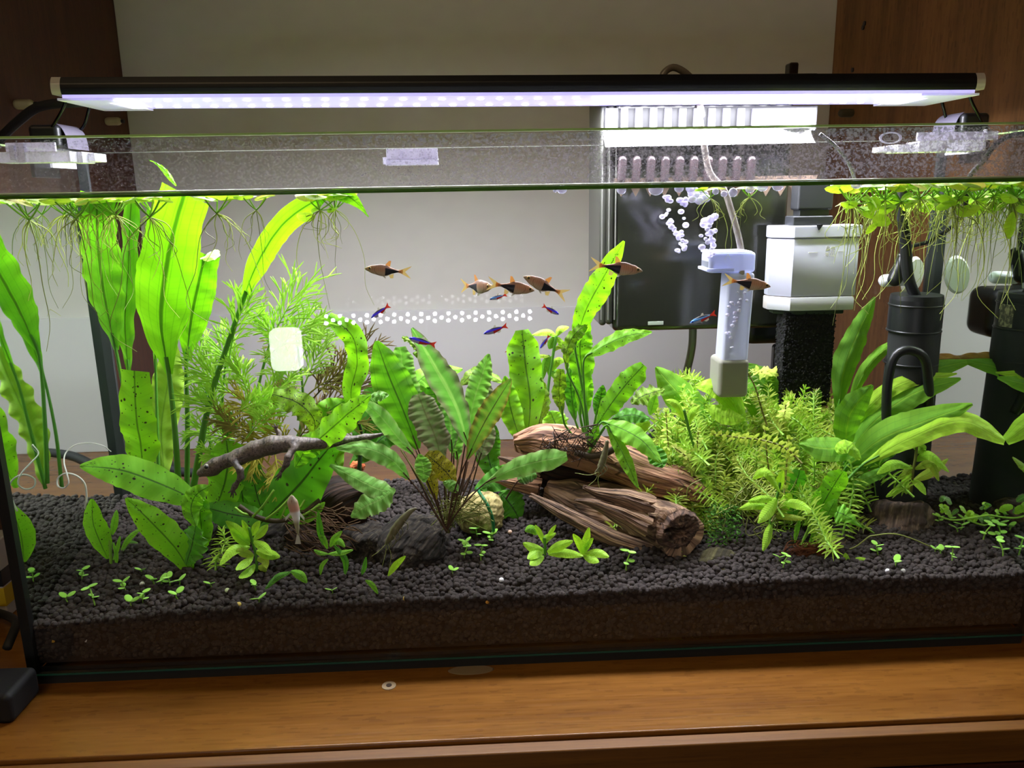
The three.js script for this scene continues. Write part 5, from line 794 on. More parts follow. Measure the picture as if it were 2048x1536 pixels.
{
  const protos = []; const holder = [];
  for (let v = 0; v < 8; v++) { const big = v >= 6, [s, l] = whorlStem(rr(0.075, 0.095), rr(-0.03, 0.03), big ? 4 : 8, big ? 14 : 16, big ? 0.0085 : 0.0118, big ? 0.0032 : 0.00155, big, 500 + v); protos.push([s, l, needleM[v % 4], big]); }
  rnd = mulberry(777);
  const hull = [[1300, 830, 960], [1340, 770, 960], [1380, 735, 965], [1440, 780, 975], [1500, 770, 985], [1545, 745, 985], [1600, 770, 985], [1660, 770, 975], [1700, 790, 930], [1725, 830, 880]];
  const at1 = (x, k) => { for (let i = 1; i < hull.length; i++) if (x <= hull[i][0]) return lerp(hull[i - 1][k], hull[i][k], (x - hull[i - 1][0]) / (hull[i][0] - hull[i - 1][0])); return hull[hull.length - 1][k]; };
  let made = [];
  const add = (px, py, z, v, scale, label, group) => {
    const [s, l, m, big] = protos[v], key = v; let o;
    if (!made[key]) { o = thing('stem_plant', label, 'plant', V(0, 0, 0), group); part('stem', s, big ? S.olive : S.bright, o); part('foliage', l, m, o).userData.kind = 'stuff'; made[key] = o; }
    else { o = made[key].clone(); o.name = numbered('stem_plant'); scene.add(o); o.userData = { label, category: 'plant', group }; }
    const tip = at(px, py, z); o.scale.setScalar(scale); o.rotation.set(rr(-0.6, 0.9), rr(0, 6.28), rr(-0.8, 0.8));
    const top = V(0, 0.085 * scale, 0).applyEuler(o.rotation); o.position.copy(tip.sub(top)); o.position.y = Math.max(o.position.y, 0.05);
  };
  const tone = ['light green', 'fresh green', 'yellowish', 'olive tinged'], reg = (px, k) => (k < 0.35 ? 'on top of' : k < 0.7 ? 'in the middle of' : 'low in') + ' the bush ' + (px < 1440 ? 'beside the driftwood' : px < 1590 ? 'below the white box filter' : 'next to the sword leaves');
  for (let i = 0; i < 210; i++) { const px = rr(1305, 1722), k = Math.pow(rnd(), 0.9), py = lerp(at1(px, 1), at1(px, 2), k); const v = Math.floor(rnd() * 6), l = tone[v % 4] + ' needle whorled stem ' + reg(px, k); add(px, py, lerp(-0.17, -0.085, k) + rr(-0.015, 0.01), v, rr(0.75, 1.05), l, l + 's'); }
  for (const [px, py, z, sc] of [[1495, 692, -0.15, 0.9], [1550, 702, -0.15, 0.9], [1572, 770, -0.12, 0.9], [1340, 850, -0.1, 0.8], [1375, 870, -0.09, 0.8], [1420, 905, -0.08, 0.7], [1470, 820, -0.1, 0.9], [1590, 890, -0.08, 0.9], [1606, 915, -0.075, 0.8], [1400, 930, -0.08, 0.6]]) add(px, py, z, 6 + (px % 2), sc, 'pale stem with small oval leaves among the needle leaved bush', 'oval leaved stems of the bush');
  // yellow tangled strands below
  const r = []; for (let i = 0; i < 60; i++) { const x = rr(1400, 1640), y = rr(950, 1080), z = -0.075 + rr(-0.03, 0.02); r.push(tube([at(x, y, z), at(x + rr(-30, 30), y + rr(8, 40), z), at(x + rr(-50, 50), y + rr(20, 80), z + rr(-0.01, 0.01))], 0.0005, 10, 4)); }
  single('root_tangle', r, S.rootDark, 'tangle of thin pale roots under the bushy stems', 'roots', undefined, 'stuff');
  const moss = []; for (let i = 0; i < 340; i++) { const x = rr(1415, 1480), y = rr(1010, 1095), p = at(x + rr(-6, 6), y, -0.06 + rr(-0.01, 0.01)), d = V(rr(-1, 1), rr(-0.3, 1), rr(-0.3, 1)).normalize(); moss.push(ribbon(p, p.clone().addScaledVector(d, 0.0035), 0.0012, 0.0003, V(0, 1, 0))); }
  single('moss_tuft', moss, std({ color: 0x4c8426, roughness: 0.8 }), 'tuft of small dark moss beside the hollow log end', 'moss', undefined, 'stuff');
}
// ---------- young stem plants in front ----------
const hy = L.hygro, ho = L.hygroOld;
const small = { nv: 18, nu: 6, ruf: 0.04, jag: 0.02, fold: 0.25, bump: 0.0003 };
function youngPlant(label, base, z, stem, leaves, mat = S.green, name = 'young_plant') {
  const t = thing(name, label, 'plant', baseAt(...base, z));
  if (stem) part('stem', tube([at(...base, z), ...stem.map((p) => at(...p, z))], pxw(3, z), 16, 7), mat, t);
  for (const [m, w, dz, pts, o = {}] of leaves) part('leaf', leafGeo(pts.map((p, i) => [p[0], p[1], z + dz * i / (pts.length - 1)]), w * (w > 14 && w < 40 ? 0.8 : 1), { ...small, up: 0.7, ...o }), m, t);
  return t;
}
youngPlant('young plant with long pointed leaves in the left foreground', [514, 1142], -0.045, [[512, 1110], [504, 1080], [498, 1055]], [
  [hy, 24, 0.02, [[500, 1085], [478, 1064], [452, 1042]]], [hy, 24, 0.015, [[500, 1090], [482, 1078], [460, 1058]]], [hy, 26, 0.02, [[500, 1094], [466, 1100], [440, 1130]]], [hy, 24, 0.015, [[506, 1082], [526, 1094], [544, 1110]]], [hy, 26, 0.01, [[510, 1102], [535, 1108], [560, 1114]]], [ho, 22, 0.01, [[508, 1112], [490, 1106], [472, 1100]]], [hy, 22, 0.02, [[506, 1112], [490, 1126], [472, 1140]]], [hy, 22, 0.02, [[510, 1128], [496, 1144], [478, 1156]]], [hy, 18, 0, [[504, 1072], [510, 1055], [520, 1042]]], [hy, 22, 0, [[506, 1080], [522, 1064], [536, 1050]]], [ho, 20, 0.01, [[512, 1118], [528, 1120], [534, 1136]]], [ho, 18, 0, [[515, 1134], [526, 1136], [532, 1144]]], [hy, 16, 0, [[502, 1080], [494, 1062], [484, 1040]]]]);
youngPlant('young rosette of oval leaves left of the log in front', [1090, 1110], -0.03, [[1090, 1090], [1088, 1075]], [
  [hy, 24, 0.01, [[1088, 1100], [1068, 1096], [1046, 1086]]], [hy, 26, 0.015, [[1088, 1104], [1072, 1106], [1055, 1118]]], [hy, 24, 0.02, [[1088, 1112], [1074, 1120], [1060, 1130]]], [hy, 24, 0.01, [[1094, 1104], [1118, 1092], [1146, 1082]]], [hy, 24, 0.015, [[1096, 1108], [1130, 1106], [1166, 1112]]], [hy, 18, 0, [[1090, 1090], [1092, 1078], [1112, 1066]]], [hy, 10, 0, [[1088, 1088], [1080, 1066], [1070, 1050]]], [hy, 8, 0, [[1092, 1086], [1102, 1064], [1112, 1050]]], [L.fernPlain, 22, 0, [[1050, 1062], [1062, 1058], [1074, 1070]]]]);
youngPlant('small upright rosette before the driftwood log', [1166, 1114], -0.03, null, [
  [hy, 20, 0, [[1166, 1110], [1172, 1084], [1178, 1055]], { up: 0.1 }], [hy, 18, 0.005, [[1164, 1108], [1158, 1086], [1146, 1068]], { up: 0.2 }], [hy, 22, 0.015, [[1168, 1108], [1196, 1106], [1218, 1114]]], [hy, 20, 0.015, [[1166, 1110], [1182, 1118], [1198, 1124]]], [hy, 16, 0, [[1168, 1106], [1176, 1090], [1186, 1076]], { up: 0.2 }]]);
youngPlant('young plant with spreading pale leaves before the dark moss', [1540, 1050], -0.045, [[1545, 1020], [1555, 990], [1560, 965]], [
  [hy, 24, 0.01, [[1560, 984], [1530, 944], [1505, 958]].reverse()], [hy, 20, 0.01, [[1556, 1000], [1526, 998], [1496, 1003]]], [hy, 22, 0.01, [[1545, 1018], [1512, 1010], [1478, 1018]]], [hy, 30, 0.02, [[1556, 994], [1538, 1022], [1516, 1046]], { up: 0.4 }], [hy, 24, 0.02, [[1542, 1046], [1536, 1074], [1526, 1102]], { up: 0.3 }], [hy, 26, 0.015, [[1562, 1004], [1595, 1008], [1622, 1020]]], [hy, 24, 0, [[1560, 1006], [1576, 994], [1576, 986]]], [ho, 16, 0.01, [[1548, 1032], [1580, 1034], [1612, 1038]]], [hy, 22, 0, [[1558, 982], [1560, 965], [1566, 940]], { up: 0.2 }], [hy, 22, 0, [[1552, 1028], [1570, 1014], [1582, 1000]]]]);
youngPlant('pale young plant on a dark stem before the right canister', [1822, 985], -0.085, [[1826, 945], [1832, 910], [1834, 890]], [
  [hy, 26, 0.01, [[1832, 922], [1858, 910], [1898, 944]]], [ho, 24, 0.01, [[1830, 938], [1862, 928], [1878, 962]]], [ho, 24, 0, [[1826, 962], [1860, 945], [1896, 918]]], [hy, 26, 0.01, [[1826, 936], [1788, 928], [1754, 948]]], [hy, 18, 0.01, [[1824, 946], [1800, 976], [1772, 994]]], [hy, 22, 0.01, [[1822, 958], [1840, 970], [1852, 990]]], [hy, 16, 0, [[1834, 902], [1828, 890], [1810, 898]].reverse()], [hy, 18, 0, [[1832, 896], [1838, 882], [1842, 872]]], [ho, 22, 0, [[1822, 930], [1812, 950], [1806, 965]]], [ho, 14, 0, [[1816, 968], [1814, 980], [1814, 988]]], [hy, 20, 0, [[1832, 906], [1845, 896], [1846, 888]]]], S.olive);
youngPlant('small broad leaved fern seedling at the lower left', [222, 1130], -0.07, [[220, 1090], [215, 1060]], [
  [L.fernB, 52, 0.01, [[216, 1118], [198, 1080], [186, 1045], [184, 998]], { up: 0.2, nv: 36 }], [L.fernPlain, 20, 0, [[224, 1070], [228, 1045], [234, 1020]]], [L.fernPlain, 8, 0, [[226, 1120], [234, 1098], [240, 1072]]], [L.fernPlain, 12, 0, [[242, 1100], [258, 1076], [282, 1056]]], [L.cryptPale, 7, 0, [[246, 1102], [258, 1084], [276, 1086]]], [L.fernPlain, 8, 0, [[232, 1132], [232, 1110], [226, 1085]]]], S.bright);
youngPlant('thin leaved seedlings in front of the wood chunk', [640, 1125], -0.035, null, [
  [L.fernDark, 16, 0, [[646, 1090], [640, 1062], [636, 1022]], { up: 0.1 }], [L.fernPlain, 10, 0, [[655, 1098], [648, 1080], [640, 1064]]], [L.fernPlain, 16, 0, [[660, 1094], [668, 1078], [684, 1062]]], [L.fernPlain, 14, 0, [[664, 1090], [676, 1082], [690, 1094]]], [L.fernPlain, 10, 0, [[656, 1108], [680, 1106], [706, 1100]]], [L.fernDark, 12, 0, [[690, 1150], [690, 1120], [668, 1090]]], [L.fernPlain, 8, 0, [[640, 1150], [644, 1130], [656, 1118]]], [L.fernPlain, 8, 0, [[656, 1108], [640, 1106], [628, 1100]]], [L.fernDark, 9, 0, [[722, 1150], [728, 1136], [732, 1114]]]]);
youngPlant('arched narrow fern leaf lying on the pellets', [530, 1170], -0.02, null, [[L.fernDark, 16, 0, [[530, 1178], [555, 1154], [582, 1144]], { up: 1 }], [L.fern, 22, 0, [[582, 1142], [600, 1150], [614, 1166]], { up: 1 }]], S.green, 'fallen_leaf');
single('fallen_leaf', leafGeo([[776, 1152, -0.02], [790, 1132, -0.02], [811, 1112, -0.018]], 13, small), hy, 'loose bright narrow leaf standing before the dark stone', 'leaf');
single('fallen_leaf', leafGeo([[731, 1160, -0.012], [744, 1170, -0.012], [756, 1188, -0.012]], 10, small), L.fernPlain, 'loose narrow leaf leaning on the front glass', 'leaf');
youngPlant('small needle leaved sprout beside the pointed young plant', [440, 1136], -0.045, null, []).children.length || (() => { const o = scene.getObjectByName('young_plant_008') || scene.children[scene.children.length - 1], [s, l] = whorlStem(0.034, 0.004, 6, 9, 0.011, 0.0011, false, 909), b = at(440, 1140, -0.045); part('stem', s.translate(b.x, b.y, b.z), S.bright, o); part('foliage', l.translate(b.x, b.y, b.z), needleM[1], o).userData.kind = 'stuff'; })();
youngPlant('leafy stem with willow shaped leaves behind the driftwood', [1094, 870], -0.16, [[1096, 780], [1106, 710], [1112, 672]], [
  [hy, 18, 0, [[1112, 672], [1095, 664], [1064, 670]]], [hy, 18, 0, [[1112, 672], [1122, 658], [1138, 654]]], [L.fernPlain, 22, 0, [[1112, 672], [1104, 686], [1098, 698]]], [hy, 16, 0, [[1114, 674], [1124, 688], [1130, 700]]], [ho, 8, 0, [[1104, 704], [1118, 694], [1128, 698]]], [ho, 8, 0, [[1100, 712], [1082, 712], [1066, 710]]], [L.fernPlain, 18, 0, [[1098, 710], [1090, 728], [1086, 758]]], [L.fernPlain, 14, 0, [[1104, 712], [1100, 730], [1098, 752]]], [hy, 20, 0, [[1104, 742], [1116, 722], [1130, 722]]], [L.fernPlain, 24, 0, [[1096, 738], [1110, 746], [1126, 758]]]]);
youngPlant('pale green leafy stem in front of the bush left edge', [1390, 900], -0.1, [[1378, 860], [1368, 820]], [
  [hy, 20, 0, [[1368, 840], [1352, 808], [1330, 800]]], [hy, 18, 0, [[1376, 852], [1384, 826], [1400, 812]]], [L.fernPlain, 26, 0, [[1300, 830], [1306, 810], [1312, 790]]], [hy, 34, 0, [[1270, 868], [1286, 850], [1300, 844]]], [hy, 26, 0, [[1248, 890], [1258, 876], [1250, 862]]]]);
// ---------- seedlings on the soil ----------
{
  rnd = mulberry(404); const round = new THREE.SphereGeometry(1, 10, 6).scale(1, 0.14, 0.72); const seedM = phys({ color: 0x9edc4e, roughness: 1, transmission: 0.3, thickness: 0 }), protos = [];
  const make = (v) => { const o = thing('seedling', '', 'seedling', V(0, 0, 0), 'tiny two leaved seedlings on the soil'); const h = [0.005, 0.008, 0.012][v]; part('stem', tube([V(0, 0, 0), V(0.001, h * 0.5, 0), V([0, 0.002, 0.004][v], h, 0.001)], 0.0005, 8, 5), S.bright, o); const n = [2, 4, 4][v]; for (let i = 0; i < n; i++) { const a = i * 2.4 + v, y = i < 2 ? h : h * 0.45, m = part('leaf', round, seedM, o); m.scale.setScalar(i < 2 ? 0.0032 : 0.0026); m.position.set([0, 0.002, 0.004][v] * y / h + Math.cos(a) * 0.0028, y + 0.0006, Math.sin(a) * 0.0028); m.rotation.set(rr(-0.4, 0.4), -a, rr(0.1, 0.6)); } return o; };
  const spots = [[136, 1206, 0], [190, 1212, 2], [165, 1162, 1], [252, 1184, 1], [264, 1216, 0], [286, 1208, 1], [284, 1150, 0], [308, 1172, 0], [322, 1176, 0], [340, 1172, 1], [358, 1174, 0], [356, 1200, 0], [422, 1178, 0], [516, 1212, 0], [512, 1182, 0], [664, 1190, 0], [928, 1122, 2], [934, 1100, 1], [962, 1124, 2], [986, 1088, 1], [954, 1076, 1], [984, 1080, 0], [906, 1150, 0], [1252, 1144, 2], [1566, 1138, 2], [1558, 1124, 0], [1756, 1112, 1], [1790, 1136, 0], [1872, 1108, 0], [1882, 1112, 0], [1904, 1128, 2], [1966, 1082, 2], [2006, 1116, 2], [1920, 1062, 0], [1912, 1068, 0], [1880, 1050, 1], [1900, 1045, 0], [1930, 1050, 0], [2040, 1058, 0], [1180, 1040, 0], [1394, 1060, 0], [2028, 1012, 1]];
  const where = (x, y) => (x < 500 ? 'at the left front' : x < 1100 ? 'in the middle front' : x < 1650 ? 'near the driftwood' : 'at the right front');
  const tones = ['single tiny two leaved seedling', 'small four leaved seedling', 'taller seedling on a bent stalk'];
  spots.forEach(([px, py, v], i) => { let o; if (!protos[v]) o = protos[v] = make(v); else { o = protos[v].clone(); o.name = numbered('seedling'); scene.add(o); } o.userData = { label: tones[v] + ' growing on the soil ' + where(px, py), category: 'seedling', group: tones[v] + 's ' + where(px, py) }; const p = atG(px, py); o.position.copy(p).add(V(0, 0.0005, 0)); o.position.z = Math.min(o.position.z, -0.0085); o.rotation.y = rr(0, 6); o.scale.setScalar(rr(0.9, 1.35)); });
  youngPlant('low bright three leaved sprout before the orange roots', [1705, 1128], -0.03, null, [[hy, 18, 0, [[1702, 1130], [1694, 1118], [1690, 1106]], {}], [hy, 18, 0, [[1706, 1130], [1716, 1122], [1734, 1118]], {}], [hy, 20, 0, [[1700, 1132], [1712, 1132], [1722, 1132]], {}]]);
  for (const [cx, cy, l] of [[1905, 1018, 'creeping plantlet with ragged pale leaves at the right'], [1975, 1030, 'creeping plantlet with a long runner at the right edge']]) { const k = youngPlant(l, [cx, cy + 16], -0.075, null, []); for (let i = 0; i < 9; i++) { const a = rr(-1.2, 1.2), x = cx + rr(-34, 34), y = cy + rr(-14, 16); part('leaf', leafGeo([[x, y, -0.072], [x + 10 * Math.sin(a), y - 8, -0.07], [x + 18 * Math.sin(a), y - 10 + rr(-4, 8), -0.068]], rr(8, 18), { ...small, prof: 'oval', up: 0.9, jag: 0.1 }), i % 3 ? L.hygro : L.cryptPale, k); } part('runner', tube([at(cx - 40, cy + 10, -0.07), at(cx, cy + 22, -0.068), at(cx + 60, cy + 14, -0.066), at(cx + 110, cy + 6, -0.06)], 0.0009, 20, 5), S.bright, k); }
}
// ---------- floating plants ----------
{
  const protos = [], disc = (r, o) => { const g = surf(12, 4, (u, v) => { const a = u * Math.PI * 2, k = v * r; return V(Math.cos(a) * k * 1.15, 0.0009 * (1 - v * v) + 0.0006 * Math.sin(a * 2 + o), Math.sin(a) * k * 0.95); }, (u, v) => [0.5 + 0.5 * v * Math.cos(u * 6.283), 0.5 + 0.5 * v * Math.sin(u * 6.283)]); return g; };
  for (let v = 0; v < 5; v++) {
    rnd = mulberry(640 + v); const o = thing('floating_plant', '', 'floating plant', V(0, 0, 0)), n = 4 + v % 3, crown = V(rr(-0.002, 0.002), -0.012, 0);
    for (let i = 0; i < n; i++) { const a = i / n * 6.283 + rr(-0.3, 0.3), r = rr(0.0065, 0.01), d = r * rr(1.15, 1.7), p = V(Math.cos(a) * d, rr(-0.0012, 0.0002), Math.sin(a) * d); part('leaf', disc(r, i).rotateX(rr(-0.1, 0.45)).rotateZ(rr(-0.2, 0.2)).translate(p.x, p.y, p.z), i % 3 === 2 ? L.floatPale : L.float, o); part('stalk', tube([p.clone().add(V(0, -0.0006, 0)), p.clone().lerp(crown, 0.5).add(V(0, -0.001, 0)), crown], 0.0006, 8, 5), S.bright, o); }
    if (v % 2) for (let i = 0; i < 3; i++) { const a = rr(0, 6.28), d = crown.clone().add(V(Math.cos(a) * 0.012, rr(-0.008, 0.006), Math.sin(a) * 0.012)); part('leaf', disc(rr(0.004, 0.007), i).rotateX(rr(0.3, 1.2)).rotateY(a).translate(d.x, d.y, d.z), L.float, o); part('stalk', tube([crown, crown.clone().lerp(d, 0.5), d], 0.0005, 6, 5), S.bright, o); }
    const roots = 7 + v; for (let i = 0; i < roots; i++) { const a = rr(0, 6.283), l = i < 2 ? rr(0.05, 0.09) : rr(0.012, 0.045), s = rr(0.006, 0.02) * (0.5 + l * 10); part('root', tube([crown, crown.clone().add(V(Math.cos(a) * s * 0.7, -l * 0.18, Math.sin(a) * s * 0.6)), crown.clone().add(V(Math.cos(a) * s * 1.1 + rr(-0.003, 0.003), -l * 0.5, Math.sin(a) * s * 0.8)), crown.clone().add(V(Math.cos(a) * s * 1.2 + rr(-0.008, 0.008), -l * 0.8, Math.sin(a) * s)), crown.clone().add(V(Math.cos(a) * s * 1.1 + rr(-0.012, 0.012), -l, Math.sin(a) * s))], (t) => lerp(0.00042, 0.00016, t), 18, 4), i % 4 ? S.root : S.rootDark, o); }
    protos.push([o, false]);
  }
  rnd = mulberry(99);
  const put = (px, z, v, s, label, group) => { const pr = protos[v]; let o; if (!pr[1]) { o = pr[0]; pr[1] = true; } else { o = pr[0].clone(); o.name = numbered('floating_plant'); scene.add(o); } o.userData = { label, category: 'floating plant', ...(group && { group }) }; const p = at(px, 386, z); o.position.set(clamp(p.x, G + 0.014, W - G - 0.014), WATER - 0.0036, clamp(z, -D + 0.02, -0.022)); o.rotation.y = rr(0, 6.28); o.scale.setScalar(s); };
  const one = (t) => 'floating plant with trailing roots ' + t;
  [[48, -0.03, 0, 1.15, 'at the left edge'], [150, -0.028, 0, 1.1, 'right of the left clip'], [226, -0.05, 2, 1, 'before the left strap leaf'], [298, -0.028, 4, 1.1, 'left of the broad lime leaf'], [434, -0.026, 4, 0.95, 'right of the broad lime leaf'], [512, -0.026, 0, 0.8, 'with short roots near the diagonal leaf'], [640, -0.05, 3, 0.9, 'where the diagonal leaf meets the surface'], [668, -0.06, 2, 0.9, 'just right of the diagonal leaf bend']].forEach(([px, z, v, s, t]) => put(px, z, v, s, one(t)));
  for (let i = 0; i < 9; i++) put(rr(40, 330), rr(-0.17, -0.06), (i % 3) * 2, rr(0.7, 1.1), 'floating plant in the second row behind the left ones', 'floating plants at the left back');
  for (let i = 0; i < 26; i++) put(lerp(1700, 2080, i / 25) + rr(-10, 10), i % 2 ? rr(-0.07, -0.024) : rr(-0.16, -0.06), [1, 3, 0, 3, 1, 2][i % 6], rr(0.75, 1.15), ...(i < 9 ? ['floating plant of the right group nearest the white box filter', 'floating plants beside the box filter'] : i < 17 ? ['floating plant of the right group above the black canister', 'floating plants above the canister'] : ['floating plant of the right group at the picture edge', 'floating plants at the right edge']));
  for (const [px, z] of [[1420, -0.05], [1500, -0.07]]) put(px, z, 2, 0.6, one(px < 1450 ? 'among the rising bubbles' : 'right of the air tube'));
  for (const [a, w, l] of [[[[1735, 410], [1748, 408], [1762, 412]], 28, 'round green leaf hanging below the right floating plants'], [[[1746, 446], [1762, 440], [1782, 446]], 24, 'second round leaf lower in the right root curtain'], [[[2026, 424], [2022, 452], [2018, 478]], 24, 'pointed leaf hanging at the right edge'], [[[1732, 468], [1744, 456], [1756, 446]], 12, 'pale pointed leaf among the right roots']]) single('sunken_leaf', leafGeo(a.map((p) => [p[0], p[1], -0.03]), w, { ...small, prof: w > 20 && a[0][0] < 1800 ? 'oval' : 'lance', up: 0.2 }), L.float, l, 'leaf');
}
// ---------- fish ----------
function fishProto(name, spec) {
  // a fish one unit long, snout at x = 0.5, tail tip at x = -0.5, belly down
  const { top, bot, wide, map, fins, eye, tailM } = spec, X0 = spec.x0, o = new THREE.Group(); o.name = name;
  const prof = (tab, x) => { for (let i = 1; i < tab.length; i++) if (x >= tab[i][0]) { const t = (tab[i - 1][0] - x) / (tab[i - 1][0] - tab[i][0]); return lerp(tab[i - 1][1], tab[i][1], t * t * (3 - 2 * t) * 0.5 + t * 0.5); } return tab[tab.length - 1][1]; };
  const body = surf(28, 48, (u, v) => { const x = lerp(0.5, X0, 1 - Math.pow(1 - v, 1.25)), a = u * Math.PI * 2, y1 = prof(top, x), y0 = prof(bot, x), c = (y1 + y0) / 2, h = Math.max(0.001, (y1 - y0) / 2), w = prof(wide, x); return V(x, c + Math.cos(a) * h, Math.sin(a) * w); });
  { const p = body.attributes.position, uv = body.attributes.uv; for (let i = 0; i < p.count; i++) uv.setXY(i, (p.getX(i) - X0) / (0.5 - X0), (p.getY(i) + 0.2) / 0.4); }
  const b = new THREE.Mesh(body, phys({ map, roughness: 1, clearcoat: 0.5, clearcoatRoughness: 0.25, transmission: 0.3, thickness: 0, metalness: spec.metal ?? 0.1, ...(spec.mapX || {}) })); b.name = 'body'; o.add(b);
  for (const [n, pts, m, z = 0, rot = 0] of fins) { const s = new THREE.Shape(); pts.forEach(([x, y], i) => (i ? s.lineTo(x, y) : s.moveTo(x, y))); const g = new THREE.ShapeGeometry(s); if (rot) { g.translate(-pts[0][0], -pts[0][1], 0); g.rotateX(rot); g.translate(pts[0][0], pts[0][1], 0); } g.translate(0, 0, z); const f = new THREE.Mesh(g, m); f.name = n; o.add(f); }
  for (const s of [-1, 1]) { const e = new THREE.Mesh(new THREE.SphereGeometry(eye[2], 16, 12).scale(1, 1, 0.4).translate(eye[0], eye[1], s * eye[3]), spec.iris); e.name = 'eye'; o.add(e); const p = new THREE.Mesh(new THREE.SphereGeometry(eye[2] * 0.62, 14, 10).scale(1, 1, 0.4).translate(eye[0], eye[1], s * (eye[3] + eye[2] * 0.24)), M.black); p.name = 'pupil'; e.add(p); }
  return o;
}
const finM = (c) => phys({ color: c, roughness: 0.6, transmission: 0.4, thickness: 0 });
const goldFin = finM(0xd0b468), orangeFin = finM(0xd89448), clearFin = finM(0xc8c4b0), redFin = finM(0xc83018);
const rasbora = fishProto('rasbora', {
  x0: -0.27, top: [[0.5, 0.005], [0.45, 0.04], [0.34, 0.085], [0.16, 0.118], [0.05, 0.11], [-0.1, 0.05], [-0.2, 0.026], [-0.27, 0.026]], bot: [[0.5, -0.012], [0.45, -0.04], [0.33, -0.09], [0.14, -0.128], [0.03, -0.12], [-0.1, -0.055], [-0.2, -0.028], [-0.27, -0.028]], wide: [[0.5, 0.008], [0.44, 0.03], [0.3, 0.055], [0.14, 0.06], [-0.1, 0.028], [-0.27, 0.01]],
  map: pixelTex(256, 160, (u, v) => { const x = lerp(-0.27, 0.5, u), y = v * 0.4 - 0.2; let c = mix3([196, 176, 140], [200, 134, 88], smooth(-0.1, 0.03, y)); c = mix3(c, [150, 112, 84], smooth(0.05, 0.11, y)); c = mix3(c, [168, 158, 120], smooth(0.34, 0.46, x) * 0.6); const sc = (Math.sin(x * 150 + (Math.floor(y * 90) % 2) * 3.1) * Math.sin(y * 280)); c = mix3(c, [c[0] * 0.86, c[1] * 0.84, c[2] * 0.8], sc > 0.5 ? 0.6 : 0); const tri = x < 0.07 + 0.06 * (y + 0.1) && x > -0.24; const h = lerp(0.012, 0.085, clamp((x + 0.24) / 0.3)); if (tri && y < h * 0.55 && y > -h * 1.25) c = [22, 20, 34]; if (tri && y >= h * 0.55 && y < h * 0.8) c = mix3(c, [120, 90, 110], 0.5); if (x < -0.17) c = mix3(c, [226, 142, 70], smooth(-0.17, -0.25, x)); const g = Math.abs(x - (0.3 - y * y * 8)); if (g < 0.006 && x < 0.34) c = mix3(c, [120, 96, 70], 0.6); const gl = (c[0] + c[1] + c[2]) / 3; return mix3(c, [gl * 1.04, gl, gl * 0.94], 0.38); }),
  iris: std({ color: 0xc0a060, roughness: 0.25, metalness: 0.3 }), eye: [0.405, 0.015, 0.034, 0.037],
  fins: [['tail_fin', [[-0.25, 0.025], [-0.34, 0.07], [-0.5, 0.135], [-0.47, 0.1], [-0.36, 0.0], [-0.47, -0.1], [-0.5, -0.14], [-0.34, -0.07], [-0.25, -0.026]], goldFin], ['dorsal_fin', [[0.08, 0.105], [0.0, 0.2], [-0.045, 0.205], [-0.04, 0.15], [-0.03, 0.075]], orangeFin], ['anal_fin', [[-0.02, -0.1], [-0.06, -0.16], [-0.12, -0.15], [-0.12, -0.055]], goldFin], ['pelvic_fin', [[0.12, -0.122], [0.06, -0.17], [0.03, -0.165], [0.07, -0.12]], clearFin, 0.02, 0.3], ['pelvic_fin', [[0.12, -0.122], [0.06, -0.17], [0.03, -0.165], [0.07, -0.12]], clearFin, -0.02, -0.3], ['tail_root', [[-0.22, 0.028], [-0.31, 0.045], [-0.32, 0.0], [-0.31, -0.045], [-0.22, -0.028]], orangeFin, 0.003]],
});
const neonSpec = (blue, hi) => ({
  x0: -0.34, top: [[0.5, 0.0], [0.44, 0.045], [0.3, 0.09], [0.1, 0.112], [-0.1, 0.085], [-0.28, 0.036], [-0.34, 0.034]], bot: [[0.5, -0.012], [0.44, -0.05], [0.28, -0.1], [0.08, -0.122], [-0.12, -0.085], [-0.28, -0.04], [-0.34, -0.036]], wide: [[0.5, 0.008], [0.42, 0.04], [0.2, 0.06], [-0.1, 0.04], [-0.34, 0.01]],
  map: pixelTex(192, 128, (u, v) => { const x = lerp(-0.34, 0.5, u), y = v * 0.4 - 0.2; let c = mix3([178, 176, 168], [120, 118, 110], smooth(0.0, 0.03, y)); const lo = lerp(0.0, -0.012, clamp((0.5 - x) * 2)), up = lerp(0.085, 0.03, clamp((0.35 - x) * 1.6)); if (x < 0.1 && y < lo + 0.004) c = [206, 44, 22]; if (x < -0.2) c = mix3(c, [206, 44, 22], smooth(-0.2, -0.28, x)); if (y > lo && y < up && x > -0.27) c = Math.abs(y - lerp(lo, up, 0.6)) < 0.012 ? hi : blue; if (y >= up) c = [72, 70, 64]; return c; }),
  iris: std({ color: 0x3040c0, roughness: 0.2 }), eye: [0.41, 0.01, 0.036, 0.04], metal: 0,
  fins: [['tail_fin', [[-0.31, 0.036], [-0.4, 0.075], [-0.5, 0.13], [-0.44, 0.0], [-0.5, -0.13], [-0.4, -0.075], [-0.31, -0.036]], redFin], ['dorsal_fin', [[0.06, 0.108], [0.0, 0.18], [-0.06, 0.18], [-0.06, 0.095]], clearFin], ['anal_fin', [[0.0, -0.11], [-0.08, -0.17], [-0.18, -0.14], [-0.2, -0.06]], clearFin], ['pelvic_fin', [[0.16, -0.115], [0.08, -0.17], [0.08, -0.12]], clearFin, 0.02, 0.3]],
});
const neon = fishProto('neon_fish', neonSpec([70, 48, 255], [110, 100, 255])), neonCyan = fishProto('neon_fish', neonSpec([50, 150, 240], [180, 235, 255]));
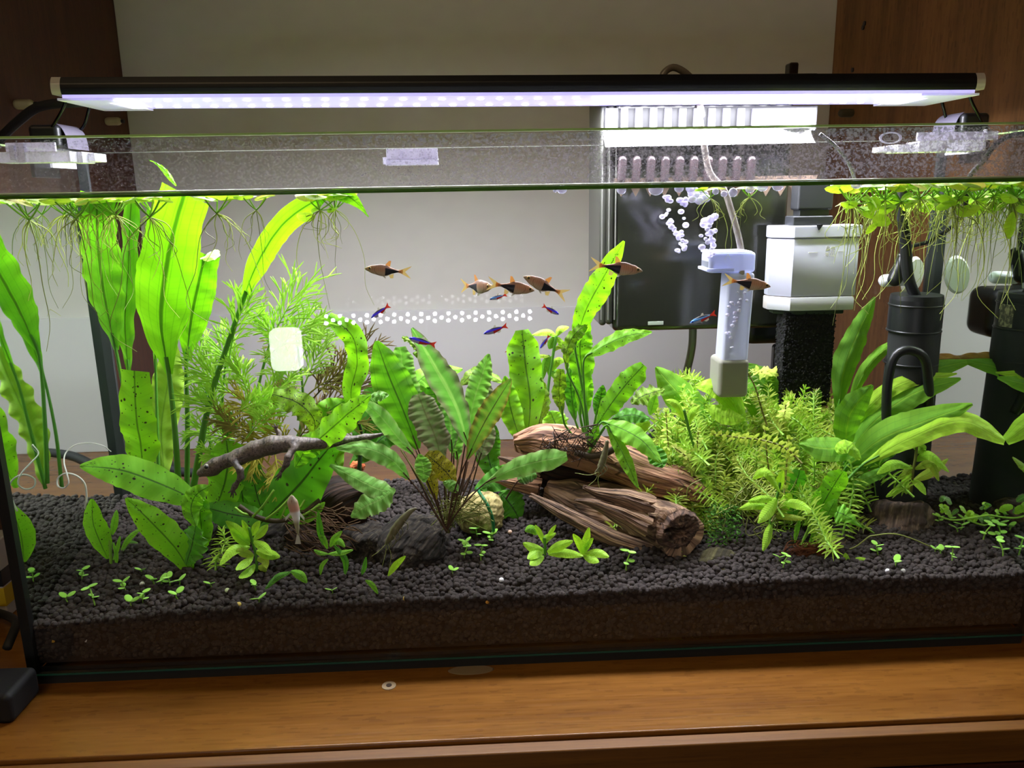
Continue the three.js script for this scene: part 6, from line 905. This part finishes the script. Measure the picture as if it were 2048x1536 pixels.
function putFish(proto, name, head, tail, z, label, category, o = {}) {
  const f = proto.clone(), a = at(...head, z + (o.dz || 0)), b = at(...tail, z - (o.dz || 0)), d = a.clone().sub(b), l = d.length() / (o.squash || 1); f.name = numbered(name); scene.add(f); tag(f, label, category, o.group);
  f.position.copy(a).add(b).multiplyScalar(0.5); f.scale.set(l * (o.squash || 1), l * (o.tall || 1), l);
  const yaw = Math.atan2(-d.z, d.x), pitch = Math.atan2(d.y, Math.hypot(d.x, d.z)); f.rotation.set(0, yaw, pitch, 'YXZ'); return f;
}
putFish(rasbora, 'rasbora', [729, 537], [823, 545], -0.06, 'copper rasbora with dark triangle swimming left by itself', 'fish', { dz: 0.006 });
putFish(rasbora, 'rasbora', [985, 574], [921, 571], -0.08, 'yellowish rasbora with raised fin at the left of the trio', 'fish', { dz: 0.016, tall: 1.12 });
putFish(rasbora, 'rasbora', [1069, 581], [974, 566], -0.06, 'reddish rasbora in the middle of the trio facing right', 'fish', { tall: 1.08 });
putFish(rasbora, 'rasbora', [1047, 553], [1136, 592], -0.055, 'tilted rasbora facing left, topmost of the trio', 'fish', { dz: 0.004 });
putFish(rasbora, 'rasbora', [1285, 542], [1179, 528], -0.055, 'large rasbora crossing the tall fern leaf', 'fish');
putFish(rasbora, 'rasbora', [1541, 573], [1446, 559], -0.06, 'orange rasbora in front of the airlift tube', 'fish');
putFish(neon, 'neon_fish', [742, 637], [779, 610], -0.06, 'neon fish diving left below the lone copper rasbora', 'fish', { tall: 1.1 });
putFish(neon, 'neon_fish', [967, 668], [1015, 651], -0.06, 'neon fish below the trio of rasboras', 'fish');
putFish(neon, 'neon_fish', [817, 676], [872, 690], -0.03, 'neon fish before the tip of the pale centre leaf', 'fish');
putFish(neon, 'neon_fish', [1118, 629], [1085, 611], -0.07, 'neon fish facing right beside the tall fern leaf', 'fish', { tall: 1.1 });
putFish(neonCyan, 'neon_fish', [979, 599], [1014, 589], -0.07, 'pale cyan neon fish under the reddish rasbora', 'fish');
putFish(neonCyan, 'neon_fish', [1380, 646], [1432, 626], -0.07, 'cyan striped neon fish below the black hang-on filter', 'fish');
putFish(neon, 'neon_fish', [1080, 697], [1099, 670], -0.12, 'small neon fish hiding behind the leafy stem', 'fish');
putFish(neon, 'neon_fish', [1046, 722], [1012, 700], -0.16, 'neon fish partly hidden behind the upright spotted fern', 'fish');
// small pale sucker fish on the front glass, seen from below
{
  const f = thing('sucker_catfish', 'small pale catfish clinging belly first to the front glass', 'fish', at(590, 1030, -0.012)), z = -0.0095;
  const c = new THREE.CatmullRomCurve3([[583, 990], [585, 1005], [589, 1020], [592, 1036], [594, 1052], [597, 1072]].map((p) => at(...p, z))), rad = [4, 11.5, 11, 8, 5, 1.5];
  const body = surf(20, 30, (u, v) => { const k = v * 5, i = Math.min(4, Math.floor(k)), r = pxw(lerp(rad[i], rad[i + 1], smooth(0, 1, k - i)), z) * (v < 0.02 ? v / 0.02 : v > 0.98 ? (1 - v) / 0.02 + 0.02 : 1), p = c.getPoint(v), T = c.getTangent(v), B = T.clone().cross(V(0, 0, 1)).normalize(), a = u * 6.2832; return p.addScaledVector(B, Math.cos(a) * r).add(V(0, 0, Math.sin(a) * r * 0.7)); });
  part('body', body, std({ map: pixelTex(64, 128, (u, v) => { let q = mix3([150, 136, 112], [186, 142, 118], smooth(0.1, 0.3, v)); q = mix3(q, [226, 226, 222], smooth(0.38, 0.46, v)); q = mix3(q, [150, 150, 116], smooth(0.6, 0.75, v)); if (Math.hypot((u - 0.25) * 3, v - 0.13) < 0.05) q = [112, 76, 60]; return q; }), roughness: 0.5 }), f);
  for (const s of [-1, 1]) { part('pectoral_fin', surf(3, 4, (u, v) => at(590 + s * (8 + v * 11), 1022 + v * 13 + u * 7, z - 0.002)), clearFin, f); }
  part('tail_fin', surf(3, 4, (u, v) => at(596 + (u - 0.5) * (4 + 8 * v), 1068 + v * 20, z - 0.001)), clearFin, f);
}
// ---------- newt ----------
{
  const z = -0.045, j = (x, y, r, dz = 0) => [at(x, y, z + dz), pxw(r, z)], t = thing('newt', 'grey brown newt swimming left across the spotted fern leaves', 'newt', at(540, 905, z));
  const bones = [], chain = (...l) => { for (let i = 1; i < l.length; i++) bones.push([l[i - 1], l[i]]); };
  chain(j(404, 944, 7), j(418, 938, 11.5), j(432, 930, 13.5), j(452, 922, 12), j(478, 914, 15.5), j(510, 900, 17.5), j(545, 890, 18), j(580, 887, 15.5), j(610, 888, 12, -0.004), j(650, 886, 11, -0.008), j(690, 882, 9.5, -0.008), j(730, 876, 7, -0.008), j(776, 866, 2.2, -0.008));
  chain(j(400, 946, 5), j(430, 942, 8));
  chain(j(466, 922, 7, 0.006), j(480, 940, 5.2, 0.014), j(482, 954, 4.6, 0.014), j(470, 972, 3.8, 0.012), j(465, 980, 4, 0.012));
  const toes = []; for (const [x, y] of [[456, 986], [461, 994], [466, 996], [473, 990]]) toes.push([[465, 979], [x, y], 0.0125]);
  chain(j(588, 896, 7, 0.006), j(576, 914, 5, 0.012), j(573, 928, 4.4, 0.013), j(562, 944, 3.4, 0.012));
  for (const [x, y] of [[548, 957], [551, 961], [555, 961], [561, 957]]) toes.push([[562, 943], [x, y], 0.0125]);
  chain(j(560, 880, 5, -0.012), j(558, 866, 3.6, -0.016), j(552, 858, 3, -0.016)); for (const [x, y] of [[544, 851], [549, 847], [556, 849]]) toes.push([[552, 858], [x, y], -0.016]);
  const lo = V(1e9, 1e9, 1e9), hi = V(-1e9, -1e9, -1e9); for (const b of bones) for (const [p, r] of b) { lo.min(p.clone().subScalar(r * 1.6)); hi.max(p.clone().addScalar(r * 1.6)); }
  const half = Math.max(hi.x - lo.x, hi.y - lo.y, hi.z - lo.z) / 2 * 1.03, mid = lo.clone().add(hi).multiplyScalar(0.5), N = 190, cell = 2 * half / N;
  const mc = new MarchingCubes(N, std({}), false, false, 400000); mc.isolation = 0; mc.field.fill(-1);
  const acc = new Float32Array(N * N * N), K = 700, pt = V(0, 0, 0), ab = V(0, 0, 0), ap = V(0, 0, 0);
  for (const [[a, ra], [b, rb]] of bones) {
    const R = Math.max(ra, rb) + 0.006, g = (q, c) => Math.floor((q - c + half) / cell); ab.copy(b).sub(a); const L2 = ab.lengthSq();
    for (let k = Math.max(0, g(Math.min(a.z, b.z) - R, mid.z)); k <= Math.min(N - 1, g(Math.max(a.z, b.z) + R, mid.z)); k++) for (let jj = Math.max(0, g(Math.min(a.y, b.y) - R, mid.y)); jj <= Math.min(N - 1, g(Math.max(a.y, b.y) + R, mid.y)); jj++) for (let i = Math.max(0, g(Math.min(a.x, b.x) - R, mid.x)); i <= Math.min(N - 1, g(Math.max(a.x, b.x) + R, mid.x)); i++) {
      pt.set(mid.x - half + (i) * cell, mid.y - half + (jj) * cell, mid.z - half + (k) * cell); ap.copy(pt).sub(a); const h = clamp(ap.dot(ab) / L2), d = ap.addScaledVector(ab, -h).length() - lerp(ra, rb, h); acc[k * N * N + jj * N + i] += Math.exp(-K * d);
    }
  }
  for (let i = 0; i < acc.length; i++) if (acc[i] > 0) mc.field[i] = clamp(Math.log(acc[i]) / K * 200, -1, 1);
  mc.update();
  const g = new THREE.BufferGeometry(); g.setAttribute('position', new THREE.BufferAttribute(mc.positionArray.slice(0, mc.count * 3), 3));
  const P = g.attributes.position; for (let i = 0; i < P.count; i++) P.setXYZ(i, mid.x + P.getX(i) * half, mid.y + P.getY(i) * half, mid.z + P.getZ(i) * half);
  const w = mergeVertices(g, 1e-5), q = w.attributes.position, uv = new Float32Array(q.count * 2); for (let i = 0; i < q.count; i++) { uv[2 * i] = q.getX(i) * 24; uv[2 * i + 1] = (q.getY(i) + q.getZ(i) * 0.6) * 24; } w.setAttribute('uv', new THREE.BufferAttribute(uv, 2)); w.computeVertexNormals();
  { const nn = w.attributes.normal; for (let i = 0; i < q.count; i++) { const k = 0.00035 * (noise(q.getX(i) * 900, q.getY(i) * 900, q.getZ(i) * 900) - 0.5); q.setXYZ(i, q.getX(i) + nn.getX(i) * k, q.getY(i) + nn.getY(i) * k, q.getZ(i) + nn.getZ(i) * k); } w.computeVertexNormals(); }
  const toeG = toes.map(([[ax, ay], [bx, by], d]) => tube([at(ax, ay, z + d), at((ax + bx) / 2 + 0.6, (ay + by) / 2, z + d + 0.001), at(bx, by, z + d)], [pxw(2.2, z), pxw(1.7, z), pxw(0.9, z)], 8, 8));
  part('body', [w, ...toeG], std({ map: pixelTex(256, 256, (u, v) => { const s = fbm(u * 40, v * 40, 3, 3), k = noise(u * 110, v * 110, 9); let c = mix3([84, 74, 67], [126, 114, 106], s); if (k > 0.78) c = mix3(c, [40, 34, 30], 0.8); if (noise(u * 26, v * 26, 17) > 0.78) c = mix3(c, [44, 40, 40], 0.6); return c; }), bumpMap: rockBump, bumpScale: 0.0004, roughness: 0.55 }), t);
  const e = part('eye', new THREE.SphereGeometry(pxw(6.2, z), 18, 12).translate(...at(413, 934, z + pxw(12, z)).toArray()), std({ color: 0x9a9284, roughness: 0.3 }), t);
  part('pupil', new THREE.SphereGeometry(pxw(4.4, z), 16, 12).translate(...at(412.5, 934, z + pxw(15, z)).toArray()), M.black, e);
}
// ---------- shrimps ----------
function shrimp(label, pts, z, feel, legs) {
  const t = thing('shrimp', label, 'shrimp', at(...pts[0].slice(0, 2), z)), m = phys({ color: 0x8a8862, roughness: 0.4, transmission: 0.45, thickness: 0 }), c = new THREE.CatmullRomCurve3(pts.map((p) => at(p[0], p[1], z)));
  part('body', surf(14, 60, (u, v) => { const k = v * (pts.length - 1), i = Math.min(pts.length - 2, Math.floor(k)), seg = 1 + 0.09 * Math.abs(Math.sin(v * 7 * Math.PI)), r = pxw(lerp(pts[i][2], pts[i + 1][2], k - i), z) * seg * (v < 0.03 ? v / 0.03 + 0.02 : v > 0.97 ? (1 - v) / 0.03 + 0.02 : 1), p = c.getPoint(v), T = c.getTangent(v), B = T.clone().cross(V(0, 0, 1)).normalize(), a = u * 6.2832; return p.addScaledVector(B, Math.cos(a) * r).add(V(0, 0, Math.sin(a) * r * 0.75)); }), m, t);
  for (const f of feel) part('antenna', tube(f.map((p) => at(...p, z + 0.003)), 0.00025, 16, 4), S.rootDark, t);
  for (const f of legs) part('leg', tube(f.map((p) => at(...p, z + 0.002)), 0.0004, 8, 4), m, t);
}
shrimp('clear brown shrimp standing head down on the dark centre stone', [[834, 1016, 2], [822, 1022, 5], [806, 1038, 8], [792, 1056, 9], [780, 1076, 7], [770, 1090, 2]], -0.04, [[[772, 1088], [756, 1104], [744, 1112]], [[774, 1090], [770, 1112], [764, 1134]], [[776, 1088], [782, 1112], [778, 1140]]], [[[800, 1052], [806, 1064], [800, 1076]], [[794, 1060], [800, 1074], [790, 1086]], [[786, 1070], [792, 1082], [784, 1094]], [[780, 1076], [782, 1090], [774, 1100]], [[806, 1040], [816, 1050], [814, 1060]]]);
shrimp('clear shrimp hanging head down below the fern on the log', [[1215, 880, 3], [1212, 896, 5], [1208, 914, 7], [1202, 932, 7.5], [1197, 946, 3]], -0.06, [[[1198, 946], [1190, 960], [1176, 972]], [[1199, 946], [1196, 962], [1200, 978]], [[1198, 944], [1180, 950], [1150, 946]]], [[[1206, 926], [1214, 938], [1208, 946]], [[1204, 930], [1210, 942], [1204, 950]], [[1200, 934], [1204, 948], [1198, 952]], [[1198, 934], [1190, 946], [1194, 952]]]);
scene.traverse((o) => { if (o.isMesh) { o.castShadow = true; o.receiveShadow = true; } });
renderer.render(scene, camera);
